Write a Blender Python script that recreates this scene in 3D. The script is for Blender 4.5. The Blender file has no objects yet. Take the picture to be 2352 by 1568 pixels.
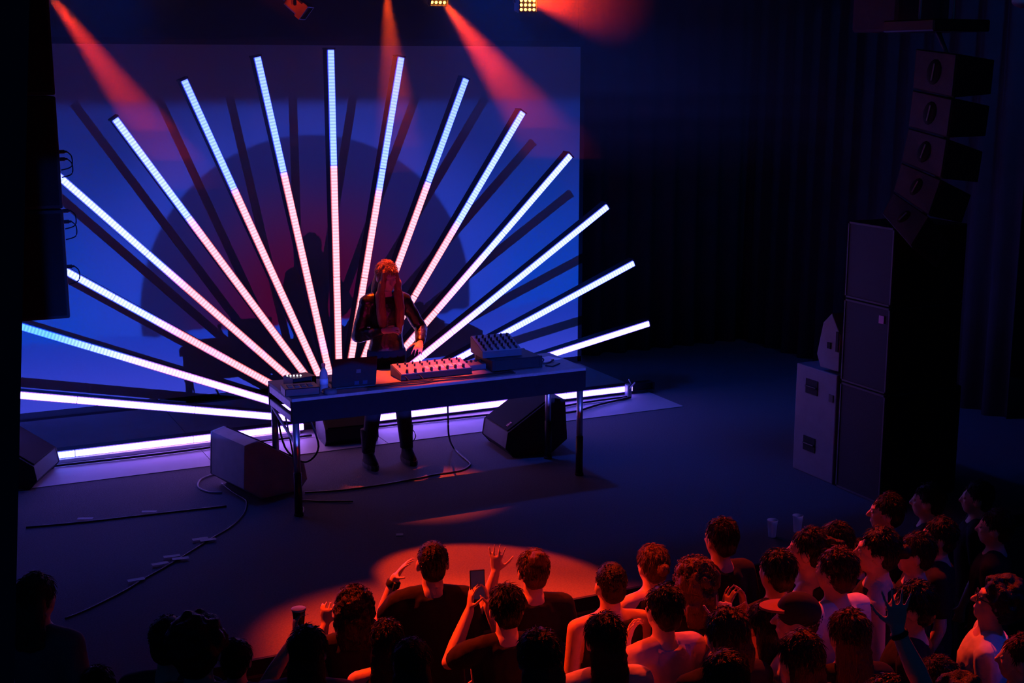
import bpy, math, random
from mathutils import Vector, Matrix
random.seed(7)
S = bpy.context.scene
COL = S.collection
R = math.radians
PI = math.pi

# ------------------------------------------------------------------ camera
FPX = 3100.0
PITCH = math.atan(634 / FPX)
YAW = math.atan(FPX / (6624 * math.cos(PITCH)))
HCAM = 3.3                                   # eye height above the stage floor
cd = bpy.data.cameras.new('camera'); co = bpy.data.objects.new('camera', cd); COL.objects.link(co)
cd.sensor_width = 36; cd.lens = 36 * FPX / 2352; cd.clip_start = 0.1; cd.clip_end = 100
co.location = (0, 0, HCAM); co.rotation_euler = (PI / 2 - PITCH, 0, -YAW)
S.camera = co

# ------------------------------------------------------------------ world, exposure
wd = bpy.data.worlds.new('world'); S.world = wd; wd.use_nodes = True
wd.node_tree.nodes['Background'].inputs[0].default_value = (0.0, 0.13, 0.60, 1)
wd.node_tree.nodes['Background'].inputs[1].default_value = 0.04
wd.cycles.sampling_method = 'NONE'
S.view_settings.view_transform = 'Standard'
S.view_settings.look = 'None'
S.view_settings.exposure = 0.0
S.view_settings.gamma = 1.0
S.view_settings.use_curve_mapping = False
S.cycles.use_denoising = True
S.cycles.max_bounces = 4
S.cycles.diffuse_bounces = 2
S.cycles.glossy_bounces = 2
S.cycles.transmission_bounces = 4
S.cycles.volume_bounces = 0
S.cycles.use_light_tree = False
S.cycles.use_adaptive_sampling = True
S.cycles.adaptive_threshold = 0.04
S.cycles.caustics_reflective = False
S.cycles.caustics_refractive = False
S.cycles.sample_clamp_indirect = 4.0

def cam_ray(x, y):
    f = Vector((math.sin(YAW) * math.cos(PITCH), math.cos(YAW) * math.cos(PITCH), -math.sin(PITCH)))
    r = Vector((math.cos(YAW), -math.sin(YAW), 0)); u = r.cross(f)
    return f + (x - 1176) / FPX * r - (y - 784) / FPX * u
def Pz(x, y, z=0.0):
    d = cam_ray(x, y); return Vector((0, 0, HCAM)) + d * ((z - HCAM) / d.z)
def Py(x, y, Y):
    d = cam_ray(x, y); return Vector((0, 0, HCAM)) + d * (Y / d.y)
def Px(x, y, X):
    d = cam_ray(x, y); return Vector((0, 0, HCAM)) + d * (X / d.x)

# ------------------------------------------------------------------ lights (positions used by the fixtures built later)
TRUSS_Y, TRUSS_Z = 10.5, 4.12
PROJ = Vector((2.64, -2.3, 2.25))            # video projector on the balcony front
SCREEN_Y = 13.2
F_LEFT = Py(108, -22, 10.5)
F_MID = Py(1018, 2, 10.5)
F_RIGHT = Py(1218, 6, 10.5)
F_DOWN = Py(886, -40, 10.9)
RED = (1.0, 0.033, 0.0)

def spot(name, loc, target, energy, color, angle, blend=0.3, radius=0.03):
    ld = bpy.data.lights.new(name, 'SPOT'); o = bpy.data.objects.new(name, ld); COL.objects.link(o)
    ld.energy = energy; ld.color = color; ld.spot_size = R(angle); ld.spot_blend = blend; ld.shadow_soft_size = radius
    o.location = loc
    o.rotation_euler = (Vector(target) - Vector(loc)).to_track_quat('-Z', 'Y').to_euler()
    return o
T_LEFT, T_MID, T_RIGHT = Pz(1110, 1325, 0.0), Pz(2150, 1500, 0.4), Py(1900, -30, 5.5)
spot('lamp_light', F_LEFT, T_LEFT, 3900, RED, 14, 0.3)
spot('lamp_light', F_MID, T_MID, 6500, RED, 15, 0.7)
spot('lamp_light', F_RIGHT, T_RIGHT, 3800, RED, 20, 0.7)
T_DOWN = Vector((3.86, 9.86, 1.0))
spot('lamp_light', F_DOWN, T_DOWN, 2200, (1.0, 0.06, 0.0), 20, 0.85, 0.02)
# lamps added above the frame: red back light on the crowd from both stage sides, blue wash on the stage (the crowd's blue is the house light)
BAR_Z = 4.55
KEYS = ((Vector((0.9, 9.25, 4.66)), Pz(1130, 1530, 0.0), 3600, RED, 30, 0.5, 'left'),
        (Vector((5.6, 8.25, BAR_Z)), Pz(1800, 1480, 0.4), 1900, RED, 42, 0.8, 'right'))
for p_, t_, e_, c_, a_, b_, _n in KEYS: spot('lamp_light', p_, t_, e_, c_, a_, b_, 0.05)
spot('lamp_light', Vector((8.0, 2.4, 4.3)), Vector((5.0, 4.6, 0.3)), 130, (0.02, 0.07, 1.0), 36, 1.0, 0.1)
spot('lamp_light', Vector((4.7, 11.0, 4.75)), Vector((6.5, 9.7, 0.4)), 250, (0.0, 0.08, 1.0), 85, 1.0, 0.15)  # added blue wash for the right floor and table, no fixture
spot('lamp_light', Vector((2.0, 11.0, 4.75)), Vector((0.6, 9.8, 0.0)), 150, (0.0, 0.08, 1.0), 62, 1.0, 0.15)  # added blue fill for the left floor, no fixture
spot('lamp_light', Vector((8.6, 7.2, 4.7)), Vector((8.4, 13.4, 1.8)), 60, (0.0, 0.16, 1.0), 90, 1.0, 0.15)  # added blue lamp that lifts the dark right drape, no fixture

# video projector: a spot light along +Y whose picture is a dark sun over a blue sea
def projector():
    ld = bpy.data.lights.new('projector_light', 'SPOT'); o = bpy.data.objects.new('projector_light', ld); COL.objects.link(o)
    ld.energy = 9400; ld.spot_size = R(46); ld.spot_blend = 0; ld.shadow_soft_size = 0.018
    o.location = PROJ; o.rotation_euler = (PI / 2, 0, 0)
    ld.use_nodes = True; nt = ld.node_tree; n = nt.nodes; n.clear(); L = nt.links
    out = n.new('ShaderNodeOutputLight'); em = n.new('ShaderNodeEmission'); L.new(em.outputs[0], out.inputs[0])
    tc = n.new('ShaderNodeTexCoord'); sp = n.new('ShaderNodeSeparateXYZ'); L.new(tc.outputs['Normal'], sp.inputs[0])
    D = SCREEN_Y - PROJ.y
    def m(op, a, b=None, c=None, clamp=False):
        k = n.new('ShaderNodeMath'); k.operation = op; k.use_clamp = clamp
        for i, v in enumerate((a, b, c)):
            if v is None: continue
            if isinstance(v, (int, float)): k.inputs[i].default_value = v
            else: L.new(v, k.inputs[i])
        return k.outputs[0]
    az = m('ABSOLUTE', sp.outputs[2])
    X = m('MULTIPLY_ADD', m('DIVIDE', sp.outputs[0], az), D, PROJ.x)      # where the ray meets the screen
    Z = m('MULTIPLY_ADD', m('DIVIDE', sp.outputs[1], az), D, PROJ.z)
    def step(v, lo, hi):
        k = n.new('ShaderNodeMapRange'); k.interpolation_type = 'SMOOTHSTEP'
        L.new(v, k.inputs[0]); k.inputs[1].default_value = lo; k.inputs[2].default_value = hi
        return k.outputs[0]
    def mix(f, a, b):
        k = n.new('ShaderNodeMix'); k.data_type = 'RGBA'
        if isinstance(f, float): k.inputs[0].default_value = f
        else: L.new(f, k.inputs[0])
        for s, v in ((6, a), (7, b)):
            if isinstance(v, tuple): k.inputs[s].default_value = (*v, 1)
            else: L.new(v, k.inputs[s])
        return k.outputs[2]
    nz = n.new('ShaderNodeTexNoise'); nz.noise_dimensions = '1D'; nz.inputs['Scale'].default_value = 2.3
    L.new(X, nz.inputs['W'])
    hor = m('MULTIPLY_ADD', nz.outputs[0], 0.16, 0.64)
    sky = mix(step(Z, 0.7, 2.9), (0.000, 0.055, 0.64), (0.000, 0.016, 0.18))
    sea = mix(step(Z, -0.1, 0.75), (0.05, 0.068, 0.75), (0.008, 0.042, 0.54))
    dz = m('SUBTRACT', Z, 0.87); dx = m('SUBTRACT', X, 4.05)
    rad = m('SQRT', m('ADD', m('MULTIPLY', dx, dx), m('MULTIPLY', dz, dz)))
    glow = mix(m('MULTIPLY', step(rad, 2.6, 1.75), 0.35), sky, (0.03, 0.058, 0.62))
    sun = mix(step(rad, 0.4, 1.6), (0.060, 0.000, 0.020), (0.002, 0.008, 0.10))
    c = mix(step(rad, 1.765, 1.735), glow, sun)
    above = step(m('SUBTRACT', Z, hor), -0.008, 0.012)
    c = mix(above, sea, c)
    frame = m('MULTIPLY', step(Z, 3.02, 2.86), m('MULTIPLY', step(X, 0.2, 0.3), step(X, 7.25, 7.2)))
    frame = m('MULTIPLY', frame, step(Z, -0.02, 0.02))
    L.new(c, em.inputs[0]); L.new(frame, em.inputs[1])
projector()

# ------------------------------------------------------------------ materials
MATS = {}
def mat(name, col, rough=0.6, metal=0.0, var=0.15, scale=12.0, bump=0.0, bscale=None, spec=0.5, stretch=None, trans=0.0, sheen=0.0, alpha=1.0):
    if name in MATS: return MATS[name]
    m = bpy.data.materials.new(name); m.use_nodes = True; MATS[name] = m
    nt = m.node_tree; n = nt.nodes; L = nt.links; b = n['Principled BSDF']
    tc = n.new('ShaderNodeTexCoord'); mp = n.new('ShaderNodeMapping'); L.new(tc.outputs['Object'], mp.inputs[0])
    if stretch: mp.inputs['Scale'].default_value = stretch
    nz = n.new('ShaderNodeTexNoise'); nz.inputs['Scale'].default_value = scale; nz.inputs['Detail'].default_value = 3
    L.new(mp.outputs[0], nz.inputs['Vector'])
    mx = n.new('ShaderNodeMix'); mx.data_type = 'RGBA'
    mx.inputs[6].default_value = (*[c * (1 - var) for c in col], 1)
    mx.inputs[7].default_value = (*[min(1, c * (1 + var)) for c in col], 1)
    L.new(nz.outputs[0], mx.inputs[0]); L.new(mx.outputs[2], b.inputs['Base Color'])
    b.inputs['Roughness'].default_value = rough; b.inputs['Metallic'].default_value = metal
    b.inputs['Specular IOR Level'].default_value = spec
    if trans: b.inputs['Transmission Weight'].default_value = trans; b.inputs['IOR'].default_value = 1.33
    if sheen: b.inputs['Sheen Weight'].default_value = sheen
    if bump:
        nb = n.new('ShaderNodeTexNoise'); nb.inputs['Scale'].default_value = bscale or scale * 4; nb.inputs['Detail'].default_value = 2
        L.new(mp.outputs[0], nb.inputs['Vector'])
        bm_ = n.new('ShaderNodeBump'); bm_.inputs['Strength'].default_value = bump; bm_.inputs['Distance'].default_value = 0.01
        L.new(nb.outputs[0], bm_.inputs['Height']); L.new(bm_.outputs[0], b.inputs['Normal'])
    return m
def emit(name, col, strength):
    if name in MATS: return MATS[name]
    m = bpy.data.materials.new(name); m.use_nodes = True; MATS[name] = m
    b = m.node_tree.nodes['Principled BSDF']
    b.inputs['Base Color'].default_value = (0.02, 0.02, 0.02, 1)
    b.inputs['Emission Color'].default_value = (*col, 1); b.inputs['Emission Strength'].default_value = strength
    m.cycles.emission_sampling = 'NONE'; return m
M_FLOOR = mat('stage_carpet', (0.17, 0.165, 0.18), 0.95, var=0.35, scale=90, bump=0.5, bscale=260, spec=0.1)
M_MAT = mat('dance_vinyl', (0.50, 0.47, 0.51), 0.55, var=0.10, scale=6, bump=0.08, bscale=120, spec=0.3)
M_HALL = mat('hall_floor', (0.03, 0.03, 0.035), 0.6, var=0.3, scale=8)
M_WALL = mat('black_wall', (0.055, 0.06, 0.075), 0.85, var=0.3, scale=3)
M_DRAPE = mat('black_velour', (0.05, 0.055, 0.07), 0.95, var=0.3, scale=4, bump=0.2, bscale=60)
M_SCREEN = mat('screen_cloth', (0.78, 0.78, 0.80), 0.9, var=0.03, scale=40, spec=0.1)
M_BLACK = mat('black_plastic', (0.018, 0.018, 0.021), 0.45, var=0.2, scale=20)
M_TEXBLACK = mat('textured_black_paint', (0.014, 0.014, 0.017), 0.6, var=0.3, scale=80, bump=0.4, bscale=300)
M_GREYCAB = mat('worn_cabinet_paint', (0.11, 0.11, 0.13), 0.6, var=0.25, scale=14, bump=0.3, bscale=220)
M_GRILLE = mat('grille_mesh', (0.013, 0.013, 0.016), 0.75, spec=0.2, var=0.6, scale=320, bump=0.6, bscale=420)
M_ALU = mat('aluminium', (0.55, 0.55, 0.58), 0.38, metal=0.9, var=0.12, scale=30)
M_STEEL = mat('scuffed_steel', (0.40, 0.40, 0.43), 0.5, metal=0.7, var=0.3, scale=25)
M_DECKTOP = mat('deck_plywood', (0.27, 0.27, 0.28), 0.6, var=0.2, scale=40, bump=0.25, bscale=200)
M_DECKEDGE = mat('deck_edge_cloth', (0.011, 0.012, 0.016), 0.9, spec=0.1, var=0.2, scale=30)
M_CABLE = mat('cable_rubber', (0.02, 0.02, 0.022), 0.5, var=0.1)
M_TAPE = mat('gaffer_tape', (0.25, 0.26, 0.30), 0.6, var=0.15, scale=50)
M_CUP = mat('frosted_plastic', (0.80, 0.84, 0.92), 0.35, var=0.05)
def _translucent(m):
    nt = m.node_tree; n = nt.nodes; b = n['Principled BSDF']; t = n.new('ShaderNodeBsdfTranslucent'); t.inputs[0].default_value = (.8, .85, .95, 1)
    x = n.new('ShaderNodeMixShader'); x.inputs[0].default_value = .7; nt.links.new(b.outputs[0], x.inputs[1]); nt.links.new(t.outputs[0], x.inputs[2])
    nt.links.new(x.outputs[0], n['Material Output'].inputs['Surface'])
_translucent(M_CUP)
M_SILVER = mat('silver_panel', (0.36, 0.35, 0.34), 0.35, metal=0.2, var=0.08, scale=60)
M_WHITEKEY = mat('white_key', (0.8, 0.8, 0.78), 0.35, var=0.04)
M_PET = mat('clear_plastic', (0.85, 0.85, 0.9), 0.12, var=0.02, trans=0.6)
M_RUBBER = mat('black_rubber', (0.012, 0.012, 0.013), 0.8, var=0.1)
M_REDSTICK = mat('red_badge', (0.95, 0.25, 0.40), 0.5, var=0.1)
M_PAPER = mat('pale_sticker', (0.75, 0.72, 0.75), 0.6, var=0.05)
M_FIXBLACK = mat('lamp_housing', (0.05, 0.045, 0.045), 0.45, var=0.2, scale=25)

# ------------------------------------------------------------------ mesh builder
class MB:
    def __init__(s): s.v = []; s.f = []
    def add(s, vs, fs):
        k = len(s.v); s.v += [tuple(v) for v in vs]; s.f += [tuple(i + k for i in f) for f in fs]; return s
    def box(s, c, size, M=None, bev=0.0):
        x, y, z = (d / 2 for d in size); c = Vector(c)
        if bev <= 0:
            vs = [Vector((a * x, b * y, d * z)) for d in (-1, 1) for b in (-1, 1) for a in (-1, 1)]
            fs = [(0, 2, 3, 1), (4, 5, 7, 6), (0, 1, 5, 4), (2, 6, 7, 3), (0, 4, 6, 2), (1, 3, 7, 5)]
        else:
            e = min(bev, x * .9, y * .9, z * .9); vs = []; idx = {}
            for a in (-1, 1):
                for b in (-1, 1):
                    for d in (-1, 1):
                        for ax in range(3):
                            p = [a * (x - e), b * (y - e), d * (z - e)]; p[ax] = (a * x, b * y, d * z)[ax]
                            idx[(a, b, d, ax)] = len(vs); vs.append(Vector(p))
            fs = []
            I = idx
            for sg in (-1, 1):
                fs.append(tuple(I[(sg, b, d, 0)] for b, d in ((-1, -1), (1, -1), (1, 1), (-1, 1)))[::sg])
                fs.append(tuple(I[(a, sg, d, 1)] for a, d in ((-1, -1), (-1, 1), (1, 1), (1, -1)))[::sg])
                fs.append(tuple(I[(a, b, sg, 2)] for a, b in ((-1, -1), (1, -1), (1, 1), (-1, 1)))[::sg])
            for a in (-1, 1):
                for b in (-1, 1):
                    for d in (-1, 1):
                        t = (I[(a, b, d, 0)], I[(a, b, d, 1)], I[(a, b, d, 2)]); fs.append(t if a * b * d > 0 else t[::-1])
                    q = (I[(a, b, -1, 0)], I[(a, b, -1, 1)], I[(a, b, 1, 1)], I[(a, b, 1, 0)]); fs.append(q if a * b > 0 else q[::-1])
                for d in (-1, 1):
                    q = (I[(a, -1, d, 0)], I[(a, -1, d, 2)], I[(a, 1, d, 2)], I[(a, 1, d, 0)]); fs.append(q[::-1] if a * d > 0 else q)
            for b in (-1, 1):
                for d in (-1, 1):
                    q = (I[(-1, b, d, 1)], I[(-1, b, d, 2)], I[(1, b, d, 2)], I[(1, b, d, 1)]); fs.append(q if b * d > 0 else q[::-1])
        return s.add([c + (M @ v if M else v) for v in vs], fs)
    def loft(s, rings, caps=True, closed=False):
        n = len(rings[0]); vs = [p for r in rings for p in r]; fs = []
        m = len(rings)
        for i in range(m - 1 + (1 if closed else 0)):
            a = i * n; b = ((i + 1) % m) * n
            fs += [(a + j, a + (j + 1) % n, b + (j + 1) % n, b + j) for j in range(n)]
        if caps and not closed: fs += [tuple(range(n))[::-1], tuple((m - 1) * n + j for j in range(n))]
        return s.add(vs, fs)
    def ell(s, spec, n=16):
        """stack of ellipses (x, y, z, rx, ry) along z"""
        return s.loft([[Vector((x + rx * math.cos(2 * PI * j / n), y + ry * math.sin(2 * PI * j / n), z)) for j in range(n)] for x, y, z, rx, ry in spec])
    def ball(s, c, r, M=None, n=12, k=8):
        if not hasattr(r, '__len__'): r = (r, r, r)
        c = Vector(c); rings = []
        for i in range(1, k):
            t = PI * i / k
            ring = [Vector((r[0] * math.sin(t) * math.cos(2 * PI * j / n), r[1] * math.sin(t) * math.sin(2 * PI * j / n), -r[2] * math.cos(t))) for j in range(n)]
            rings.append([c + (M @ p if M else p) for p in ring])
        b = len(s.v); s.loft(rings, caps=False)
        lo = Vector((0, 0, -r[2])); hi = Vector((0, 0, r[2]))
        if M: lo = M @ lo; hi = M @ hi
        s.v += [tuple(c + lo), tuple(c + hi)]; e = len(s.v)
        s.f += [(e - 2, b + (j + 1) % n, b + j) for j in range(n)]
        o = b + (k - 2) * n
        s.f += [(e - 1, o + j, o + (j + 1) % n) for j in range(n)]
        return s
    def cap(s, p0, p1, r0, r1, n=10, flat=False):
        """tapered limb with rounded (or flat) ends"""
        p0 = Vector(p0); p1 = Vector(p1); d = (p1 - p0); L = d.length
        q = d.to_track_quat('Z', 'Y').to_matrix() if L > 1e-6 else Matrix.Identity(3)
        prof = [(0, r0), (L, r1)] if flat else [(-r0 * .92, r0 * .38), (-r0 * .6, r0 * .8), (0, r0), (L, r1), (L + r1 * .6, r1 * .8), (L + r1 * .92, r1 * .38)]
        return s.loft([[p0 + q @ Vector((r * math.cos(2 * PI * j / n), r * math.sin(2 * PI * j / n), h)) for j in range(n)] for h, r in prof])
    def tube(s, pts, r, n=6):
        pts = [Vector(p) for p in pts]; rings = []
        for i, p in enumerate(pts):
            d = (pts[min(i + 1, len(pts) - 1)] - pts[max(i - 1, 0)]).normalized()
            up = Vector((0, 0, 1)) if abs(d.z) < .9 else Vector((1, 0, 0))
            a = d.cross(up).normalized(); b = a.cross(d)
            rings.append([p + r * (a * math.cos(2 * PI * j / n) + b * math.sin(2 * PI * j / n)) for j in range(n)])
        return s.loft(rings)
    def prism(s, poly, y0, y1, M=None, o=(0, 0, 0)):
        """polygon in x,z extruded along y"""
        o = Vector(o); f = lambda v: o + (M @ v if M else v); n = len(poly)
        vs = [f(Vector((x, y0, z))) for x, z in poly] + [f(Vector((x, y1, z))) for x, z in poly]
        fs = [tuple(range(n)), tuple(range(n, 2 * n))[::-1]] + [(j, j + n, (j + 1) % n + n, (j + 1) % n) for j in range(n)]
        return s.add(vs, fs)
    def mesh(s, name, material, smooth=False):
        me = bpy.data.meshes.new(name); me.from_pydata(s.v, [], s.f); me.update()
        me.materials.append(material)
        if smooth: me.polygons.foreach_set('use_smooth', [True] * len(me.polygons))
        return me
    def build(s, name, material, parent=None, smooth=False):
        o = bpy.data.objects.new(name, s.mesh(name, material, smooth)); COL.objects.link(o)
        if parent: o.parent = parent
        return o
def bevel(o, w, seg=2):
    m = o.modifiers.new('bevel', 'BEVEL'); m.width = w; m.segments = seg; m.limit_method = 'ANGLE'; m.angle_limit = R(30); return o
def autosmooth(o): return o
def tag(o, label, cat, group=None):
    o['label'] = label; o['category'] = cat
    if group: o['group'] = group
    return o
def struct(o): o['kind'] = 'structure'; return o
def thing(name, label, cat, loc=(0, 0, 0), rz=0.0, group=None):
    o = bpy.data.objects.new(name, None); COL.objects.link(o); o.location = loc; o.rotation_euler = (0, 0, rz); o.empty_display_size = .1
    return tag(o, label, cat, group)
def smooth_path(pts, k=6):
    """Catmull-Rom through the points"""
    P = [Vector(p) for p in pts]; out = []
    for i in range(len(P) - 1):
        a, b, c, d = P[max(i - 1, 0)], P[i], P[i + 1], P[min(i + 2, len(P) - 1)]
        for j in range(k):
            t = j / k
            out.append(.5 * (2 * b + (c - a) * t + (2 * a - 5 * b + 4 * c - d) * t * t + (3 * b - a - 3 * c + d) * t ** 3))
    return out + [P[-1]]

# ------------------------------------------------------------------ the setting
HALL_Z = -0.9
EDGE_Y = 7.085
struct(MB().box((4.5, (EDGE_Y + 14) / 2, -0.06), (13, 14 - EDGE_Y, 0.12)).build('floor', M_FLOOR))
fas = struct(MB().box((4.5, EDGE_Y + 0.06, HALL_Z / 2 - .06), (13, 0.06, -HALL_Z - .12)).build('wall_stage_front', M_WALL))
struct(MB().box((4.5, EDGE_Y - 0.012, -0.045), (13, 0.024, 0.09)).build('trim_1', M_RUBBER))
struct(MB().box((4.5, 1.5, HALL_Z - 0.05), (16, 11.3, 0.1)).build('floor_hall', M_HALL))
struct(MB().box((4.5, 14.05, 2.0), (13, 0.1, 6.4)).build('wall_back', M_WALL))
struct(MB().box((11.05, 7, 2.0), (0.1, 14.2, 6.4)).build('wall_right', M_WALL))
struct(MB().box((-2.05, 10.6, 2.0), (0.1, 7, 6.4)).build('wall_left', M_WALL))
struct(MB().box((4.5, 9.3, 5.15), (13, 9.6, 0.1)).build('ceiling', M_WALL))
# pale dance floor mat in lengths, a hair apart
matroot = thing('dance_mat', 'pale grey vinyl dance mat laid across the back of the stage', 'mat', (0, 0, 0))
xs = [-0.6, 0.95, 2.45, 4.0, 5.5, 7.1]
for a, b in zip(xs, xs[1:]):
    MB().box(((a + b) / 2, (10.93 + 13.1) / 2, 0.003), (b - a - 0.006, 13.1 - 10.93, 0.006)).build('mat_length', M_MAT, matroot)
# projection screen
scr = thing('projection_screen', 'large white projection screen lit blue with a dark sun behind the light tubes', 'screen', (4.0, SCREEN_Y, 0))
MB().box((-.0, 0.01, 1.78), (6.26, 0.02, 3.43)).build('cloth', M_SCREEN, scr)
fr = MB(); fr.box((0, 0.04, 3.52), (6.36, 0.06, 0.07)); fr.box((0, 0.04, 0.03), (6.36, 0.06, 0.06))
fr.box((-3.16, 0.04, 1.77), (0.05, 0.06, 3.55)); fr.box((3.16, 0.04, 1.77), (0.05, 0.06, 3.55)); fr.build('frame', M_BLACK, scr)

def drape(name, x0, x1, y, z0, z1, label, amp=.07, wl=.32, along_y=False):
    n = max(8, int(abs(x1 - x0) / wl * 8)); vs = []; fs = []
    for k, z in enumerate((z0, z0 + (z1 - z0) * .5, z1)):
        for j in range(n + 1):
            t = x0 + (x1 - x0) * j / n; d = amp * math.sin(2 * PI * (t - x0) / wl + .7 * math.sin(t * 2.1)) * (1.0 - .25 * k)
            vs.append((y + d, t, z) if along_y else (t, y + d, z))
    m = n + 1
    for k in range(2): fs += [(k * m + j, k * m + j + 1, (k + 1) * m + j + 1, (k + 1) * m + j) for j in range(n)]
    b = MB(); b.add(vs, fs); o = b.build(name, M_DRAPE, None, True)
    sm = o.modifiers.new('solid', 'SOLIDIFY'); sm.thickness = .01
    return tag(o, label, 'drape')
drape('stage_drape', 7.25, 10.9, 13.45, 0, 5.0, 'tall black pleated drape right of the projection screen')
drape('stage_drape', -1.9, 1.4, 13.6, 0, 5.0, 'black pleated drape left of the projection screen')
drape('stage_drape', 9.2, 13.3, 9.6, 0, 5.0, 'black pleated side drape beside the right speaker stack', along_y=True)

# ------------------------------------------------------------------ the fan of light tubes
FAN = Vector((3.767, 11.551, 0.075))
def tube_material(name, stops, edge):
    """emission along the tube (object x = distance from the fan's centre); stops = [(r, rgb)]"""
    m = bpy.data.materials.new(name); m.use_nodes = True; nt = m.node_tree; n = nt.nodes; L = nt.links; b = n['Principled BSDF']
    tc = n.new('ShaderNodeTexCoord'); sp = n.new('ShaderNodeSeparateXYZ'); L.new(tc.outputs['Object'], sp.inputs[0])
    mr = n.new('ShaderNodeMapRange'); L.new(sp.outputs[0], mr.inputs[0]); mr.inputs[1].default_value = 0; mr.inputs[2].default_value = 4
    cr = n.new('ShaderNodeValToRGB'); L.new(mr.outputs[0], cr.inputs[0]); e = cr.color_ramp.elements
    top = max(max(c) for _, c in stops)
    while len(e) < len(stops): e.new(.5)
    for el, (r, c) in zip(e, stops): el.position = r / 4; el.color = (*[v / top for v in c], 1)
    wv = n.new('ShaderNodeMath'); wv.operation = 'SINE'; ml = n.new('ShaderNodeMath'); ml.operation = 'MULTIPLY'; ml.inputs[1].default_value = 2 * PI * 36
    L.new(sp.outputs[0], ml.inputs[0]); L.new(ml.outputs[0], wv.inputs[0])
    ma = n.new('ShaderNodeMath'); ma.operation = 'MULTIPLY_ADD'; ma.inputs[1].default_value = .22; ma.inputs[2].default_value = .9
    L.new(wv.outputs[0], ma.inputs[0])
    ms = n.new('ShaderNodeMath'); ms.operation = 'MULTIPLY'; ms.inputs[1].default_value = top * edge; L.new(ma.outputs[0], ms.inputs[0])
    b.inputs['Base Color'].default_value = (.3, .3, .3, 1)
    L.new(cr.outputs[0], b.inputs['Emission Color']); L.new(ms.outputs[0], b.inputs['Emission Strength'])
    return m
BLU = (0.50, 0.80, 9.0); WHT = (0.95, 1.15, 8.0); REDC = (2.5, 0.74, 0.92); PNK = (2.4, 1.0, 2.6); PUR = (5.0, 2.2, 16.0); PUR2 = (2.2, 1.4, 13.0)
def sat(c, k=0.75):
    hi = max(c); return tuple(1.6 * k * (v / hi) ** 1.6 for v in c)
# per tube, counted anticlockwise from the floor tube on the right: ordinal, stops, outer radius
TUBES = [
 ('floor-level LED tube running along the stage to the right of the table', [(0, PUR), (1.6, PUR), (2.8, PUR2)]),
 ('lowest raised LED tube on the right of the fan, pinkish white', [(0, PUR2), (1.6, PUR2), (4, (1.6, 1.3, 10))]),
 ('second LED tube above the floor on the right, white along its length', [(0, PUR2), (1.2, (1.6, 1.3, 10)), (2.0, WHT)]),
 ('third LED tube above the floor on the right, pink turning white outward', [(0, PNK), (1.2, PNK), (1.75, WHT)]),
 ('fourth LED tube above the floor on the right, red turning white', [(0, REDC), (1.35, REDC), (1.75, PNK), (2.1, WHT)]),
 ('LED tube third to the right of the upright one, red below blue', [(0, REDC), (2.02, REDC), (2.16, (.7, .95, 9))]),
 ('LED tube second to the right of the upright one, red below blue', [(0, REDC), (2.28, REDC), (2.36, BLU)]),
 ('LED tube next right of the upright one, red below blue', [(0, REDC), (2.10, REDC), (2.18, BLU)]),
 ('upright LED tube at the middle of the fan, red below blue', [(0, REDC), (2.335, REDC), (2.355, BLU)]),
 ('LED tube next left of the upright one, red below blue', [(0, REDC), (2.32, REDC), (2.36, BLU)]),
 ('LED tube second to the left of the upright one, red below blue', [(0, REDC), (2.32, REDC), (2.37, BLU)]),
 ('LED tube third to the left of the upright one, red below white', [(0, REDC), (2.22, REDC), (2.36, (.7, .95, 9))]),
 ('fourth LED tube above the floor on the left, its tip behind the hung speakers', [(0, REDC), (1.9, REDC), (2.2, WHT)]),
 ('third LED tube above the floor on the left, red turning white outward', [(0, REDC), (1.7, REDC), (2.0, WHT)]),
 ('second LED tube above the floor on the left, pink turning pale blue outward', [(0, PUR), (1.6, PNK), (2.1, WHT), (2.7, (.2, .72, 8))]),
 ('lowest raised LED tube on the left, violet white', [(0, PUR), (1.6, (2.5, 1.5, 9)), (2.6, PUR)]),
 ('floor-level LED tube running along the stage to the left of the table', [(0, PUR), (1.7, PUR), (2.4, (1.3, 1.5, 11))]),
]
R0, SEGL = 0.352, 1.003
hous = MB()
hous.box(((R0 + R0 + 3 * SEGL) / 2, 0.078, 0), (3 * SEGL, 0.10, 0.066))
hous_me = hous.mesh('housing', M_BLACK)
rail = MB()
for s_ in (-1, 1): rail.box((R0 + 1.5 * SEGL, 0.03, s_ * 0.0345), (3 * SEGL, 0.04, 0.003))
rail_me = rail.mesh('rail', M_BLACK)
for i, (lab, stops) in enumerate(TUBES):
    t = thing('led_tube', lab, 'light tube', FAN, 0, 'LED tubes of the sunburst fan')
    t.rotation_euler = (0, -R(11.25 * i), 0)
    core = tube_material('led_core', stops, 1.0)
    glow = tube_material('led_edge', [(r, sat(c)) for r, c in stops], 0.55); glow.cycles.emission_sampling = 'NONE'; core.cycles.emission_sampling = 'FRONT'  # halo round the strip put in as dimmer, saturated emission
    h = bpy.data.objects.new('housing', hous_me); COL.objects.link(h); h.parent = t
    rl = bpy.data.objects.new('rail', rail_me); COL.objects.link(rl); rl.parent = t
    for k in range(3):
        a = R0 + k * SEGL + 0.003; b = R0 + (k + 1) * SEGL - 0.003
        if i == 0 and k == 2: b -= 0.25
        MB().box(((a + b) / 2, 0.018, 0), (b - a, 0.024, 0.066)).build('diffuser_halo', glow, t)
        MB().box(((a + b) / 2, 0.0, 0), (b - a, 0.014, 0.050)).build('led_strip', core, t)
    if i == 16: MB().box((R0 + 1.35, -0.004, 0.052), (2.62, 0.03, 0.034), bev=.003).build('base_channel', M_PAPER, t)
    ec = MB(); ec.box((R0 + 3 * SEGL + 0.008, 0.06, 0), (0.014, 0.12, 0.08)); ec.build('end_cap', M_BLACK, t)
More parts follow.
